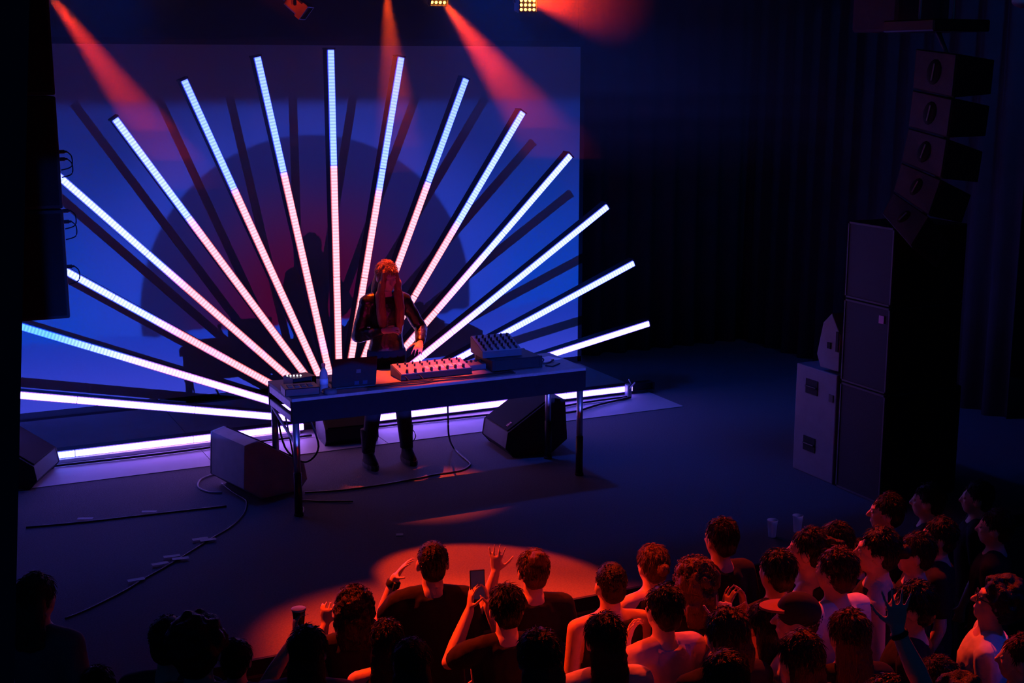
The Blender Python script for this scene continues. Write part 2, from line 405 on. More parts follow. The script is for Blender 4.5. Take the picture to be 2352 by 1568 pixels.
# hub that carries the fan
hub = thing('fan_hub', 'black steel hub plate carrying the fan of light tubes behind the table', 'hub', (FAN.x, FAN.y + .16, 0))
hb = MB()
pts = [(math.cos(R(a)) * .42, max(0.0, .075 + math.sin(R(a)) * .42)) for a in range(0, 181, 15)]
hb.prism([(-.42, 0)] + [(x, z) for x, z in pts[::-1]] + [(.42, 0)], -.02, .02); hb.build('hub_plate', M_BLACK, hub)
MB().box((0, .17, .03), (.8, .4, .06), bev=.01).build('ballast', M_BLACK, hub)
fl = MB(); fl.tube(smooth_path([(FAN.x + .2, 11.46, .02), (5.0, 11.42, .02), (5.8, 11.38, .02), (6.3, 11.44, .02), (6.75, 11.44, .025)]), .011)
tag(fl.build('power_cable', M_CABLE, None, True), 'black power cable lying along the right floor light tube', 'cable')
fl = MB(); fl.tube(smooth_path([(5.5, 11.42, .02), (5.7, 11.22, .02), (6.0, 11.16, .02), (6.35, 11.3, .02), (6.78, 11.42, .02)]), .011)
tag(fl.build('power_cable', M_CABLE, None, True), 'black cable looping off the right floor light tube', 'cable')
fl = MB(); fl.tube(smooth_path([(1.2, 11.44, .02), (2.0, 11.42, .02), (2.8, 11.44, .02), (3.45, 11.43, .02)]), .011)
tag(fl.build('power_cable', M_CABLE, None, True), 'black power cable lying along the left floor light tube', 'cable')
cl = thing('cable_clamp', 'small shiny clamp and plug at the right end of the floor tube', 'clamp', (6.80, 11.5, 0))
MB().box((0, 0, .07), (.05, .07, .14), bev=.008).build('clamp_body', M_STEEL, cl)
b = MB(); b.cap((0, -.03, .1), (.02, -.09, .17), .008, .008); b.cap((.02, -.02, .14), (-.03, -.06, .2), .006, .006); b.build('screw', M_ALU, cl)

# ------------------------------------------------------------------ the table (stage deck on legs)
DX0, DX1, DY0, DY1, DZ = 2.68, 5.13, 9.35, 10.0, 0.907
tb = thing('deck_table', 'stage deck on tubular legs used as the performer\'s equipment table', 'table', (0, 0, 0))
MB().box(((DX0 + DX1) / 2, (DY0 + DY1) / 2, DZ - .012), (DX1 - DX0, DY1 - DY0, .024), bev=.003).build('table_top', M_DECKTOP, tb)
for nm, c, sz, mt in (('front_rail', ((DX0 + DX1) / 2, DY0 + .02, DZ - .107), (DX1 - DX0, .04, .165), M_DECKEDGE),
                  ('back_rail', ((DX0 + DX1) / 2, DY1 - .02, DZ - .107), (DX1 - DX0, .04, .165), M_DECKEDGE),
                  ('end_rail', (DX0 + .02, (DY0 + DY1) / 2, DZ - .055), (.04, DY1 - DY0 - .08, .06), M_STEEL),
                  ('end_rail', (DX0 + .02, (DY0 + DY1) / 2, DZ - .16), (.04, DY1 - DY0 - .08, .05), M_STEEL),
                  ('end_rail', (DX1 - .02, (DY0 + DY1) / 2, DZ - .107), (.04, DY1 - DY0 - .08, .165), M_STEEL)):
    MB().box(c, sz, bev=.004).build(nm, mt, tb)
for x, y in ((DX0 + .035, DY0 + .035), (DX1 - .035, DY0 + .035), (DX1 - .05, DY1 - .08), (DX0 + .035, DY1 - .035)):
    lg = MB(); lg.cap((x, y, .30), (x, y, DZ - .19), .026, .026, 14, True); lg = lg.build('leg', M_ALU, tb, True)
    MB().cap((x, y, .015), (x, y, .33), .030, .030, 14, True).build('leg_sleeve', M_BLACK, lg, True)
    MB().cap((x, y, 0), (x, y, .02), .036, .034, 14, True).build('foot', M_RUBBER, lg, True)
b = MB(); b.cap((DX0 + .02, DY1 - .04, DZ - .2), (DX0 + .02, DY0 + .04, DZ - .34), .012, .012, 8); b.build('brace', M_STEEL, tb)
b = MB(); b.tube(smooth_path([(DX0 + .03, 9.9, .73), (DX0 + .08, 9.86, .4), (DX0 + .22, 9.8, .28), (DX0 + .3, 9.7, .42), (DX0 + .2, 9.62, .7)]), .008)
tag(b.build('hanging_cable', M_CABLE, None, True), 'black cable loop hanging under the left end of the table', 'cable')
b = MB(); b.tube(smooth_path([(DX0 + .05, 9.75, .74), (DX0 + .1, 9.73, .4), (DX0 + .13, 9.7, .05), (DX0 + .2, 9.66, .01), (DX0 + .5, 9.5, .01)]), .007)
tag(b.build('hanging_cable', M_CABLE, None, True), 'thin cable dropping from the left table end to the floor', 'cable')

def at_deck(x, y, z=0.0): return Pz(x, y, DZ + z)
# laptop
lp = thing('laptop', 'open dark laptop on the table with its lid back to the audience', 'laptop', (3.20, 9.47, DZ), R(-4))
MB().box((0, .13, .009), (.345, .235, .018), bev=.004).build('base', M_BLACK, lp)
kb = MB().box((0, .15, .0195), (.29, .11, .002)).build('keyboard', M_RUBBER, lp)
Mt = Matrix.Rotation(R(14), 3, 'X')
lid = MB().box((0, -.024, .135), (.345, .010, .235), M=Mt, bev=.004).build('lid', M_TEXBLACK, lp)
MB().box((.03, -.0335, .14), (.035, .002, .03), M=Mt).build('lid_emblem', M_GREYCAB, lid)
for dx in (.02, .085): MB().box((dx, -.0085, .045), (.035, .002, .03), M=Mt).build('lid_sticker', mat('blue_sticker', (.02, .05, .11), .6), lid)
# water bottle
bo = thing('water_bottle', 'clear plastic water bottle standing left of the laptop', 'bottle', (2.965, 9.47, DZ))
def lathe(prof, n=16): return [[Vector((r * math.cos(2 * PI * j / n), r * math.sin(2 * PI * j / n), z)) for j in range(n)] for r, z in prof]
MB().loft(lathe([(.028, 0), (.032, .006), (.032, .04), (.030, .048), (.032, .056), (.032, .125), (.028, .15), (.016, .175), (.013, .182), (.013, .196)])).build('bottle_body', M_PET, bo, True)
MB().loft(lathe([(.0155, .194), (.0155, .214), (.013, .217)])).build('cap', M_WHITEKEY, bo, True)
MB().loft(lathe([(.0325, .062), (.0325, .105)])).build('bottle_label', M_PAPER, bo, True)
# synthesiser with silver panel
sy = thing('synthesizer', 'silver panel synthesizer lit orange at the middle of the table', 'synthesizer', at_deck(1000, 862), R(0))
sy.location = (3.91, 9.66, DZ)
W2 = .30
b = MB(); b.prism([(-.11, 0), (.12, 0), (.12, .085), (-.11, .045)], -W2, W2, M=Matrix.Rotation(R(90), 3, 'Z')); body = b.build('body', M_BLACK, sy)
Ms = Matrix.Rotation(math.atan2(.04, .23), 3, 'X')
b = MB(); b.box((0, .0, .068), (.585, .222, .005), M=Ms); pn = b.build('panel', M_SILVER, sy)
for k in range(8):
    MB().cap((-.24 + .068 * k, -.085, .055), (-.24 + .068 * k, -.090, .082), .012, .010, 10, True).build('knob', M_BLACK, pn)
for j in range(2):
    for k in range(9):
        MB().cap((-.255 + .063 * k, .035 + .045 * j, .075 + .008 * j), (-.255 + .063 * k, .032 + .045 * j, .094 + .008 * j), .008, .007, 8, True).build('knob', M_BLACK, pn)
for k in range(8):
    MB().box((-.05 + .04 * k, -.03, .066), (.034, .06, .008), M=Ms, bev=.002).build('pad', M_WHITEKEY, pn)
# hands-on small unit between synth and mixer
un = thing('effects_unit', 'low dark effects unit between synthesizer and mixer', 'effects unit', (4.335, 9.74, DZ), R(2))
MB().box((0, 0, .022), (.22, .17, .044), bev=.005).build('case', M_GREYCAB, un)
for k in range(5): MB().cap((-.08 + .04 * k, .02, .044), (-.08 + .04 * k, .02, .06), .011, .009, 10, True).build('knob', M_BLACK, un)
# mixer on a riser case
ca = thing('flight_case', 'black equipment case carrying the tilted mixer on the table', 'case', (4.60, 9.70, DZ))
MB().box((0, 0, .045), (.44, .34, .09), bev=.006).build('case_shell', M_TEXBLACK, ca)
for sx in (-1, 1):
    for sy_ in (-1, 1): MB().box((sx * .21, sy_ * .16, .045), (.028, .028, .094), bev=.004).build('corner', M_BLACK, ca)
mx_ = thing('mixer', 'silver mixer with rows of knobs tilted on the black case', 'mixer', (4.52, 9.76, DZ + .092), R(-3))
b = MB(); b.prism([(-.13, 0), (.14, 0), (.14, .13), (-.13, .05)], -.17, .17, M=Matrix.Rotation(R(90), 3, 'Z')); b.build('body', M_GREYCAB, mx_)
Mm = Matrix.Rotation(math.atan2(.08, .27), 3, 'X')
pm = MB().box((0, .005, .093), (.33, .275, .006), M=Mm).build('panel', M_SILVER, mx_)
for i_ in range(6):
    for j in range(4):
        x = -.135 + .053 * i_; y = -.06 + .052 * j; z = .093 + (y - .005) * .296
        MB().cap((x, y, z), (x, y - .008, z + .026), .010, .008, 8, True).build('knob', M_BLACK, pm)
for i_ in range(6): MB().box((-.135 + .053 * i_, -.105, .068), (.014, .03, .018), M=Mm).build('fader', M_BLACK, pm)
# small rack with indicator lights at the left end
rk = thing('audio_interface', 'small black interface with a row of white lights at the left table corner', 'audio interface', (2.86, 9.74, DZ), R(12))
MB().box((0, 0, .04), (.2, .16, .08), bev=.005).build('case', M_BLACK, rk)
for k in range(5): MB().ball((-.09 + .022 * k, .03 - .012 * k, .084), .006, n=8, k=5).build('indicator_light', emit('white_led', (.8, .9, 1), 6), rk)
bx = thing('drum_machine', 'low dark drum machine left of the laptop', 'drum machine', (2.79, 9.50, DZ), R(-5))
MB().box((0, 0, .03), (.26, .18, .06), bev=.006).build('case', M_BLACK, bx)
for k in range(4):
    for j in range(2): MB().box((-.08 + .05 * k, -.03 + .05 * j, .062), (.036, .036, .008), bev=.002).build('pad', M_GREYCAB, bx)
ds = thing('foot_pedal', 'small round-topped pedal at the front left of the table', 'pedal', (2.99, 9.40, DZ))
MB().loft(lathe([(.05, 0), (.052, .02), (.046, .034), (.02, .038)])).build('pedal_body', M_GREYCAB, ds, True)
hp = thing('headphones', 'black headphones lying beside the laptop', 'headphones', (3.0, 9.78, DZ))
b = MB(); b.tube([(.075 * math.cos(t), .085 * math.sin(t), .02) for t in [PI * k / 12 for k in range(13)]], .008); b.build('headband', M_BLACK, hp, True)
for sx in (-1, 1): MB().ball((sx * .075, -.01, .03), (.02, .036, .03)).build('ear_cup', M_BLACK, hp, True)
# cables on the table
random.seed(3)
for k, lab in enumerate(('long black cable along the front of the table under the synthesizer', 'black cable wandering behind the front table cable', 'black cable running from laptop to mixer along the table')):
    y0 = 9.40 + .035 * k
    p = [(3.30 + .2 * j + random.uniform(-.03, .03), y0 + random.uniform(-.018, .022), DZ + .006) for j in range(7)]
    tag(MB().tube(smooth_path(p, 5), .005).build('patch_cable', M_CABLE, None, True), lab, 'cable')
for k, lab in enumerate(('short patch cable curling in front of the synthesizer', 'second short patch cable hanging off the synthesizer front')):
    x = 3.62 + .12 * k
    tag(MB().tube(smooth_path([(x, 9.55, DZ + .03), (x + .02, 9.53, DZ + .035), (x + .04, 9.49, DZ + .008), (x + .10, 9.46, DZ + .006)], 5), .0035).build('patch_cable', M_CABLE, None, True), lab, 'cable')
tag(MB().tube(smooth_path([(4.86, 9.62, DZ + .006), (4.90, 9.66, DZ + .03), (4.86, 9.72, DZ + .04), (4.82, 9.66, DZ + .02), (4.9, 9.6, DZ + .008), (4.98, 9.64, DZ + .02), (5.0, 9.7, DZ + .008)], 5), .007).build('coiled_cable', M_CABLE, None, True), 'coil of black cable at the right of the mixer', 'cable')
pp = thing('setlist_sheet', 'pale sheet of paper lying on the right end of the table', 'paper', (4.98, 9.76, DZ), R(20))
MB().box((0, 0, .0015), (.21, .15, .003)).build('sheet', M_PAPER, pp)
ph = thing('dark_phone', 'dark phone lying on the right end of the table', 'phone', (4.93, 9.55, DZ), R(35))
MB().box((0, 0, .005), (.14, .07, .01), bev=.003).build('phone_body', M_BLACK, ph)

# ------------------------------------------------------------------ stage monitors (wedges)
def wedge(label, loc, rz, w=.56, badge=False, sc=1.0, mt=None):
    """profile in local x (grille faces +x), extruded along y"""
    t = thing('stage_monitor', label, 'stage monitor', loc, rz)
    P = [(-.235, .10), (-.215, .42), (-.11, .44), (.265, .20), (.285, .075), (.22, 0), (-.10, 0)]
    P = [(x * sc, z * sc) for x, z in P]
    for s_ in (-1, 1):
        b = MB(); b.prism(P, s_ * w / 2, s_ * (w / 2 - .018)); bevel(b.build('side_panel', mt or M_TEXBLACK, t), .004)
    Q = [(x * .985, z * .985 + .004) for x, z in P]
    b = MB(); b.prism(Q, -w / 2 + .018, w / 2 - .018); b.build('cabinet', mt or M_TEXBLACK, t)
    a = Vector((-.11 * sc, 0, .44 * sc)); c = Vector((.265 * sc, 0, .20 * sc)); d = (c - a); n = Vector((-d.z, 0, d.x)).normalized(); n = -n if n.z < 0 else n
    mid = (a + c) / 2 + n * .004; ang = math.atan2(-d.z, d.x)
    Mg = Matrix.Rotation(ang, 3, 'Y')
    g = MB().box(mid, (d.length * .95, w - .05, .012), M=Mg, bev=.003).build('grille', M_GRILLE, t)
    if badge:
        bp = a + d * .86 + n * .012; MB().box(bp + Vector((0, w * .5 - .10, 0)) * badge, (.05, .036, .004), M=Mg).build('badge', M_REDSTICK, g)
        for k in range(3): MB().box(bp + n * .003 + Vector((0, (w * .5 - .10) * badge, 0)) + d.normalized() * (.014 * (k - 1)), (.006, .028, .003), M=Mg).build('badge_mark', M_BLACK, g)
    if badge: MB().box((-.236 * sc, 0, .25 * sc), (.008, .16, .10), bev=.002).build('connector_plate', M_BLACK, t)
    return t
M_WEDGE = mat('scuffed_grey_paint', (0.24, 0.24, 0.27), 0.6, var=0.2, scale=10, bump=0.2, bscale=200)
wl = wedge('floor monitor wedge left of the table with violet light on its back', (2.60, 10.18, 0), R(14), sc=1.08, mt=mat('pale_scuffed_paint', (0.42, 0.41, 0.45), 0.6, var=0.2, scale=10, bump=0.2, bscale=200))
wr = wedge('floor monitor wedge under the right end of the table with a small red badge', (5.08, 10.33, 0), R(180 - 3), badge=1, sc=1.12)
wedge('floor monitor wedge at the far left end of the floor light tube', (0.90, 11.25, 0), R(-25), sc=.95)
wedge('black floor monitor standing behind the performer\'s legs', (3.72, 11.25, 0), R(-95), w=.48, sc=.8)
def cable(label, pts, r=.009, m=M_CABLE):
    o = MB().tube(smooth_path(pts, 7), r, 6).build('stage_cable', m, None, True); return tag(o, label, 'cable')
z = .009
def fp(*pix): return [tuple(Pz(x, y, z)) for x, y in pix]
cable('pale cable looping out from behind the left floor monitor', fp((495, 1088), (462, 1100), (455, 1118), (480, 1130), (510, 1131)), .008, M_TAPE)
cable('thin cable running from the left monitor to the stage front', fp((510, 1110), (535, 1130), (560, 1145), (567, 1155), (560, 1180), (530, 1210), (480, 1240), (400, 1290), (330, 1330), (280, 1360), (200, 1400), (150, 1420)), .007)
cable('black cable crossing the left stage floor under tape', fp((60, 1211), (200, 1198), (340, 1182), (430, 1172), (520, 1162)), .008)
cable('black cable curving over the stage floor in front of the table', fp((1080, 1068), (1060, 1080), (1000, 1090), (940, 1102), (860, 1116), (780, 1126), (700, 1131)), .008)
c1 = [tuple(Py(1028, 938, 9.9)), tuple(Py(1029, 955, 9.9)), tuple(Py(1031, 1000, 10.05)), tuple(Pz(1040, 1025, z + .02)), tuple(Pz(1058, 1045, z)), tuple(Pz(1078, 1062, z)), tuple(Pz(1080, 1068, z))]
c1[0] = (c1[0][0], c1[0][1], .75)
cable('black cable hanging from the table back down to the stage floor', c1, .008)
cable('pale cable looping behind the right floor monitor', [tuple(Pz(1280, 965, .15)), tuple(Pz(1290, 985, .08)), tuple(Pz(1293, 1000, .03)), tuple(Pz(1288, 1012, z)), tuple(Pz(1278, 1018, z))], .008, M_TAPE)
cable('small cable end at the foot of the left front table leg', fp((690, 1160), (697, 1168), (695, 1177), (688, 1180)), .008, M_TAPE)
for k, (x, y, a) in enumerate(((196, 1196, 4), (343, 1180, 4), (478, 1245, 25), (460, 1243, 25), (395, 1283, 22), (415, 1288, 20), (368, 1300, 28), (313, 1337, 28), (918, 1228, 5))):
    lab = ['left strip of tape over the cable on the left stage floor', 'right strip of tape over the cable on the left stage floor', 'upper tape scrap on the thin cable running to the stage front', 'tape scrap just left of the uppermost one on the thin cable', 'tape strip midway down the thin cable', 'faint tape scrap right of the midway strip', 'bright tape scrap on the middle of the thin cable', 'lowest tape scrap on the thin cable', 'lone tape mark on the stage floor above the raised hand'][k]
    p = Pz(x, y, 0); o = MB().box((0, 0, 0), (.11 if k != 8 else .05, .045, .003), bev=0).build('tape_strip', M_TAPE)
    o.location = (p.x, p.y, .019 if k != 8 else .002); o.rotation_euler = (0, 0, R(a) - YAW); tag(o, lab, 'tape', 'tape on the stage floor')
# cups on the stage edge
for (x, y), lab in (((1773, 1232), 'left clear plastic cup standing on the stage edge'), ((1831, 1221), 'right clear plastic cup standing on the stage edge')):
    c = thing('plastic_cup', lab, 'cup', Pz(x, y, 0), 0, 'cups on the stage edge')
    MB().loft(lathe([(.001, .002), (.026, .0), (.027, .004), (.037, .118), (.0395, .121), (.0395, .126), (.0365, .127)]), caps=False).build('cup_wall', M_CUP, c, True)

# ------------------------------------------------------------------ loudspeakers on the right
def cabinet(name, label, x0, x1, y0, y1, z0, z1, front='-y', handles=False, group=None, sticker=False, m=None):
    t = thing(name, label, 'loudspeaker', ((x0 + x1) / 2, (y0 + y1) / 2, z0), 0, group)
    w, d, h = x1 - x0, y1 - y0, z1 - z0
    bevel(MB().box((0, 0, h / 2), (w, d, h)).build('cabinet', m or M_TEXBLACK, t), .008)
    MB().box((0, -d / 2 - .006, h / 2), (w - .04, .012, h - .04), bev=.003).build('grille', M_GRILLE, t)
    e = .012
    fr = MB()
    for yy in (-d / 2 + e, d / 2 - e): fr.box((-w / 2 - .002, yy, h / 2), (.006, .014, h - .01))
    for zz in (e, h - e): fr.box((-w / 2 - .002, 0, zz), (.006, d - .01, .014))
    fr.build('edge_trim', M_GREYCAB, t)
    if sticker: MB().box((-w / 2 - .006, -d / 2 + .09, h - .10), (.004, .055, .06)).build('sticker', mat('pink_sticker', (.8, .3, .75), .5), t)
    return t
SX = 6.8
cabinet('subwoofer', 'lowest black subwoofer of the right speaker stack', SX, SX + .75, 7.70, 8.23, 0, .865)
cabinet('speaker_cabinet', 'middle speaker cabinet of the right stack with a small pink sticker', SX, SX + .7, 7.70, 8.23, .868, 1.53, sticker=True)
cabinet('speaker_cabinet', 'topmost speaker cabinet of the right stack', SX, SX + .7, 7.70, 8.23, 1.533, 2.13)
sf = thing('sidefill_cabinet', 'tall worn grey sidefill cabinet with two dark handle recesses beside the speaker stack', 'loudspeaker', (SX + .35, 8.53, 0))
bevel(MB().box((0, 0, .45), (.70, .52, .90)).build('cabinet', M_WEDGE, sf), .01)
for zz in (.74, .26):
    h_ = MB().box((-.352, .05, zz), (.008, .15, .12)).build('handle_recess', M_RUBBER, sf)
    MB().cap((-.362, -.015, zz), (-.362, .115, zz), .009, .009, 8).build('handle_bar', M_BLACK, h_)
MB().box((-.352, -.2, .70), (.01, .05, .06)).build('latch', M_BLACK, sf)
wt = thing('sidefill_wedge', 'grey angular monitor standing on end on the sidefill cabinet', 'stage monitor', (SX, 8.30, .902))
P0 = [Px(x, y, SX) for x, y in ((1911, 719), (1891, 740), (1876, 812), (1884, 842), (1926, 854), (1930, 770))]
poly = [(p.y - 8.30, p.z - .902) for p in P0]
b = MB(); b.prism([(y, max(zz, 0)) for y, zz in poly], 0, -.42, M=Matrix.Rotation(R(90), 3, 'Z')); bevel(b.build('cabinet', M_WEDGE, wt), .006)
q = Px(1905, 793, SX); MB().box((-.004, q.y - 8.30, q.z - .902), (.008, .04, .05)).build('socket', M_RUBBER, wt)
q = Px(1924, 785, SX); MB().box((-.004, q.y - 8.30, q.z - .902), (.008, .03, .16)).build('handle_slot', M_RUBBER, wt)

# line array hung on the right: each box placed along the photographed curve, at Y about 7.4
def array_box(label, a, b, c, d, Y, group, plug=False):
    """a,b top left/right and c,d bottom right/left corners of the front face, extruded backwards"""
    ps = [Py(x, y, yy) for (x, y), yy in zip((a, b, c, d), Y)]
    ctr = sum(ps, Vector()) / 4
    n = (ps[1] - ps[0]).cross(ps[3] - ps[0]).normalized()
    if n.y > 0: n = -n
    t = thing('line_array_speaker', label, 'loudspeaker', ctr, 0, group)
    q = [p - ctr for p in ps]; mid = Vector()
    back = [p * .8 - n * .42 for p in q]
    m = MB(); m.add(q + back, [(0, 3, 2, 1), (4, 5, 6, 7), (0, 1, 5, 4), (1, 2, 6, 5), (2, 3, 7, 6), (3, 0, 4, 7)])
    bevel(m.build('cabinet', M_TEXBLACK, t), .006)
    ex = (q[1] + q[2] - q[0] - q[3]).normalized(); ez = n.cross(ex)
    f = MB()
    gq = [p * .93 + n * .006 for p in q]; f.add(gq + [p - n * .008 for p in gq], [(0, 3, 2, 1), (4, 5, 6, 7), (0, 1, 5, 4), (1, 2, 6, 5), (2, 3, 7, 6), (3, 0, 4, 7)])
    f.build('grille', M_GREYCAB, t)
    h = (q[3] - q[0]).length
    Mx = Matrix((ex, ez, n)).transposed()
    ARRAY.append(ctr - n * .2)
    hr = MB(); hr.ball(n * .005, (h * .24, h * .33, .012), M=Mx, n=14, k=6); hr = hr.build('horn', M_RUBBER, t, True)
    MB().box(n * .018, (.010, h * .42, .006), M=Mx).build('slot', M_SILVER, hr)
    return t
ARRAY = []
seq = [((2104, 110), (2200, 122)), ((2096, 205), (2190, 226)), ((2086, 292), (2178, 318)), ((2070, 372), (2164, 412)), ((2052, 440), (2136, 498)), ((2026, 492), (2094, 570))]
names = ['topmost', 'second', 'third', 'fourth', 'lowest']
for k in range(5):
    (a, b_), (d_, c_) = seq[k], seq[k + 1]
    g = 1.5
    array_box('%s speaker of the curved line array hung on the right' % names[k], (a[0], a[1] + g), (b_[0], b_[1] + g), (c_[0], c_[1] - g), (d_[0], d_[1] - g), (7.25, 6.9, 6.9, 7.25), 'right line array speakers')
rg = thing('rigging_frame', 'black rigging frame above the right line array', 'rigging', Py(2150, 60, 7.3))
MB().box((0, 0, 0), (.5, .5, .08), bev=.01).build('bumper', M_BLACK, rg)
for sx in (-1, 1): MB().cap((sx * .15, 0, 0), (sx * .12, 0, 1.6), .01, .01, 8, True).build('chain', M_STEEL, rg)
MB().tube([V0 - rg.location for V0 in [Vector(rg.location)] + ARRAY], .02, 8).build('rigging_spine', M_STEEL, rg, True)
pr = thing('ceiling_speaker', 'dark box hung from the ceiling with a tiny red indicator above the right line array', 'box', Py(2068, 40, 8.2))
MB().box((0, 0, .02), (.52, .5, .26), bev=.02).build('box_shell', M_GREYCAB, pr)
MB().cap((0, 0, .1), (0, 0, 1.55), .015, .015, 8, True).build('hanger', M_STEEL, pr)
MB().ball((-.155, -.26, -.10), .008, n=8, k=6).build('indicator_light', emit('red_led', (1, .06, .01), 8), pr)
# speaker hang on the left, seen from behind with plugs
LY = 8.6
zt, zb = Py(100, 90, LY).z + .35, Py(120, 735, LY).z
xr0, xr1 = Py(120, 100, LY).x, Py(140, 735, LY).x
for k in range(3):
    za = zb + (zt - zb) * (2 - k) / 3; zz = zb + (zt - zb) * (3 - k) / 3
    t = thing('hung_speaker', '%s black cabinet of the speaker column hung at the left' % ('top', 'middle', 'bottom')[k], 'loudspeaker', (xr0 - .35, LY + .2, za), 0, 'left hung speakers')
    bevel(MB().box((0, 0, (zz - za) / 2), (.70, .40, zz - za - .008)).build('cabinet', M_TEXBLACK, t), .01)
    MB().box((0, -.204, (zz - za) / 2), (.66, .008, zz - za - .05)).build('grille', M_GRILLE, t)
    for y in {0: (350,), 1: (367, 487), 2: (512, 616)}[k]:
        pz = Py(135, y, LY).z - za
        pl = MB(); pl.cap((.35, -.15, pz), (.385, -.15, pz), .012, .012, 8, True); pl.cap((.385, -.15, pz), (.40, -.15, pz), .008, .006, 8, True)
        pl = pl.build('plug', M_BLACK, t)
        MB().tube(smooth_path([(.40, -.15, pz), (.425, -.15, pz - .03), (.42, -.15, pz - .09), (.36, -.15, pz - .11)], 5), .004).build('plug_cable', M_CABLE, pl)
MB_ = MB().cap((xr0 - .35, LY + .2, zt), (xr0 - .35, LY + .2, 5.1), .02, .02, 8, True).build('hanging_bar', M_STEEL)
tag(MB_, 'steel bar carrying the left speaker column', 'rigging')
# black masking column at the near left
b = MB(); pp_ = [Py(x, y, 3.4) for x, y in ((52, 700), (38, 1320), (-160, 1320), (-160, 700))]
lo = HALL_Z; d01 = (pp_[1] - pp_[0]); k0 = pp_[0] + d01 * ((4.9 - pp_[0].z) / d01.z); k1 = pp_[0] + d01 * ((lo - pp_[0].z) / d01.z)
b.add([k0, k1, (k1.x - .5, 3.4, lo), (k0.x - .5, 3.4, 4.9), k0 + Vector((-.05, .5, 0)), k1 + Vector((-.05, .5, 0)), (k1.x - .55, 3.9, lo), (k0.x - .55, 3.9, 4.9)], [(0, 3, 2, 1), (4, 5, 6, 7), (0, 1, 5, 4), (1, 2, 6, 5), (2, 3, 7, 6), (3, 0, 4, 7)])
struct(b.build('wall_column', M_WALL))

# ------------------------------------------------------------------ lighting truss and lamps
tr = thing('lighting_truss', 'black lighting bar hung across the stage above the frame', 'truss', (0, 0, 0))
for dy, dz in ((-.12, 0), (.12, 0), (0, .2)): MB().cap((-1.5, TRUSS_Y + dy, TRUSS_Z + .12 + dz), (9.5, TRUSS_Y + dy, TRUSS_Z + .12 + dz), .025, .025, 10, True).build('chord', M_BLACK, tr, True)
br = MB()
for k in range(44):
    x = -1.4 + k * .25
    for dy in (-.12, .12): br.cap((x, TRUSS_Y + dy * (k % 2), TRUSS_Z + .12 + (0 if k % 2 else .2)), (x + .25, TRUSS_Y + dy * ((k + 1) % 2), TRUSS_Z + .12 + (0 if (k + 1) % 2 else .2)), .01, .01, 6, True)
br.build('bracing', M_BLACK, tr)
lens_me = MB().ball((0, 0, 0), (.013, .013, .008), n=8, k=6).mesh('lens', emit('lamp_lens', (1.0, .30, .04), 14))
def wash_light(label, loc, target, truss=(TRUSS_Y, TRUSS_Z), lit=True, size=.15, unit='wash_light'):
    t = thing(unit, label, 'stage light', loc)
    d = (Vector(target) - Vector(loc)).normalized(); Mq = d.to_track_quat('-Z', 'Y').to_matrix()
    up = Vector((0, 0, 1))
    f = lambda x, y, zz: Mq @ Vector((x, y, zz))
    s2 = size / 2
    hd = MB(); hd.box(f(0, 0, .11), (size, size, .16), M=Mq, bev=.012); hd.box(f(0, 0, .21), (size * .7, size * .7, .06), M=Mq, bev=.01); hd.build('head', M_FIXBLACK, t)
    rim = MB()
    for a in (-1, 1): rim.box(f(a * (s2 + .004), 0, .03), (.008, size + .016, .05), M=Mq); rim.box(f(0, a * (s2 + .004), .03), (size, .008, .05), M=Mq)
    rim.build('bezel', M_FIXBLACK, t)
    top = Vector((0, 0, truss[1] + .1 - loc[2]))
    yk = MB(); c = f(0, 0, .11)
    rt = f(1, 0, 0)
    for a in (-1, 1): yk.tube([c + rt * a * (s2 + .02), c + rt * a * (s2 + .022) + up * .16, up * .24 + c + rt * a * .03], .012)
    yk.tube([c + up * .22, Vector((c.x, c.y, max(top.z, .3)))], .018); yk.build('yoke', M_FIXBLACK, t)
    if lit:
        nn = 4; st = size / nn
        for i in range(nn):
            for j in range(nn):
                l = bpy.data.objects.new('lens', lens_me); COL.objects.link(l); l.parent = t
                l.location = f((i - 1.5) * st, (j - 1.5) * st, .027); l.rotation_euler = Mq.to_euler()
    else:
        MB().box(f(0, 0, .028), (size * .92, size * .92, .004), M=Mq).build('front_glass', M_RUBBER, t)
    return t
def back(p, q, d=.05): p = Vector(p); return p - (Vector(q) - p).normalized() * d
wash_light('red wash light at the far left end of the truss', back(F_LEFT, T_LEFT), T_LEFT)
wash_light('brightest red wash light, hung over the middle of the fan', back(F_MID, T_MID), T_MID)
wash_light('red wash light hung right of the brightest one', back(F_RIGHT, T_RIGHT), T_RIGHT)
wash_light('red lamp above the performer pointing straight down', back(F_DOWN, T_DOWN), T_DOWN, (10.9, F_DOWN.z + .2), size=.11)
for p_, t_, e_, c_, a_, b_, n_ in KEYS: wash_light('added unseen red back light at the far %s of the stage' % n_, back(p_, t_), t_, (p_.y, BAR_Z + .3), size=.2)  # fixtures made up for the added crowd lamps, out of view
for x_, y_, n_ in ((0.9, 9.25, 'left'), (5.6, 8.25, 'right')):  # poles made up to carry the added back lights
    t_ = thing('added_pole', 'added black pole carrying the unseen %s red back light' % n_, 'pole', (x_, y_, BAR_Z)); MB().cap((0, 0, .3), (0, 0, .55), .03, .03, 10, True).build('pole', M_BLACK, t_, True)
F3 = Py(705, 32, 10.5); wash_light('unlit lamp left of centre with red light on its side', F3, F3 + Vector((1.2, -1.0, -1.3)), lit=False, size=.11, unit='profile_light')
F5 = Py(372, -22, 10.5); wash_light('small lamp left of the unlit lamp with just its glowing rim in view', F5, F5 + Vector((.4, -1.0, -.9)), lit=True, size=.08, unit='par_light')
spot('lamp_light', Py(560, -30, 10.3), F3, 12, RED, 30, .5)
hl = thing('house_light', 'blue house lamp in the top right corner', 'stage light', Py(2346, 6, 5.4))
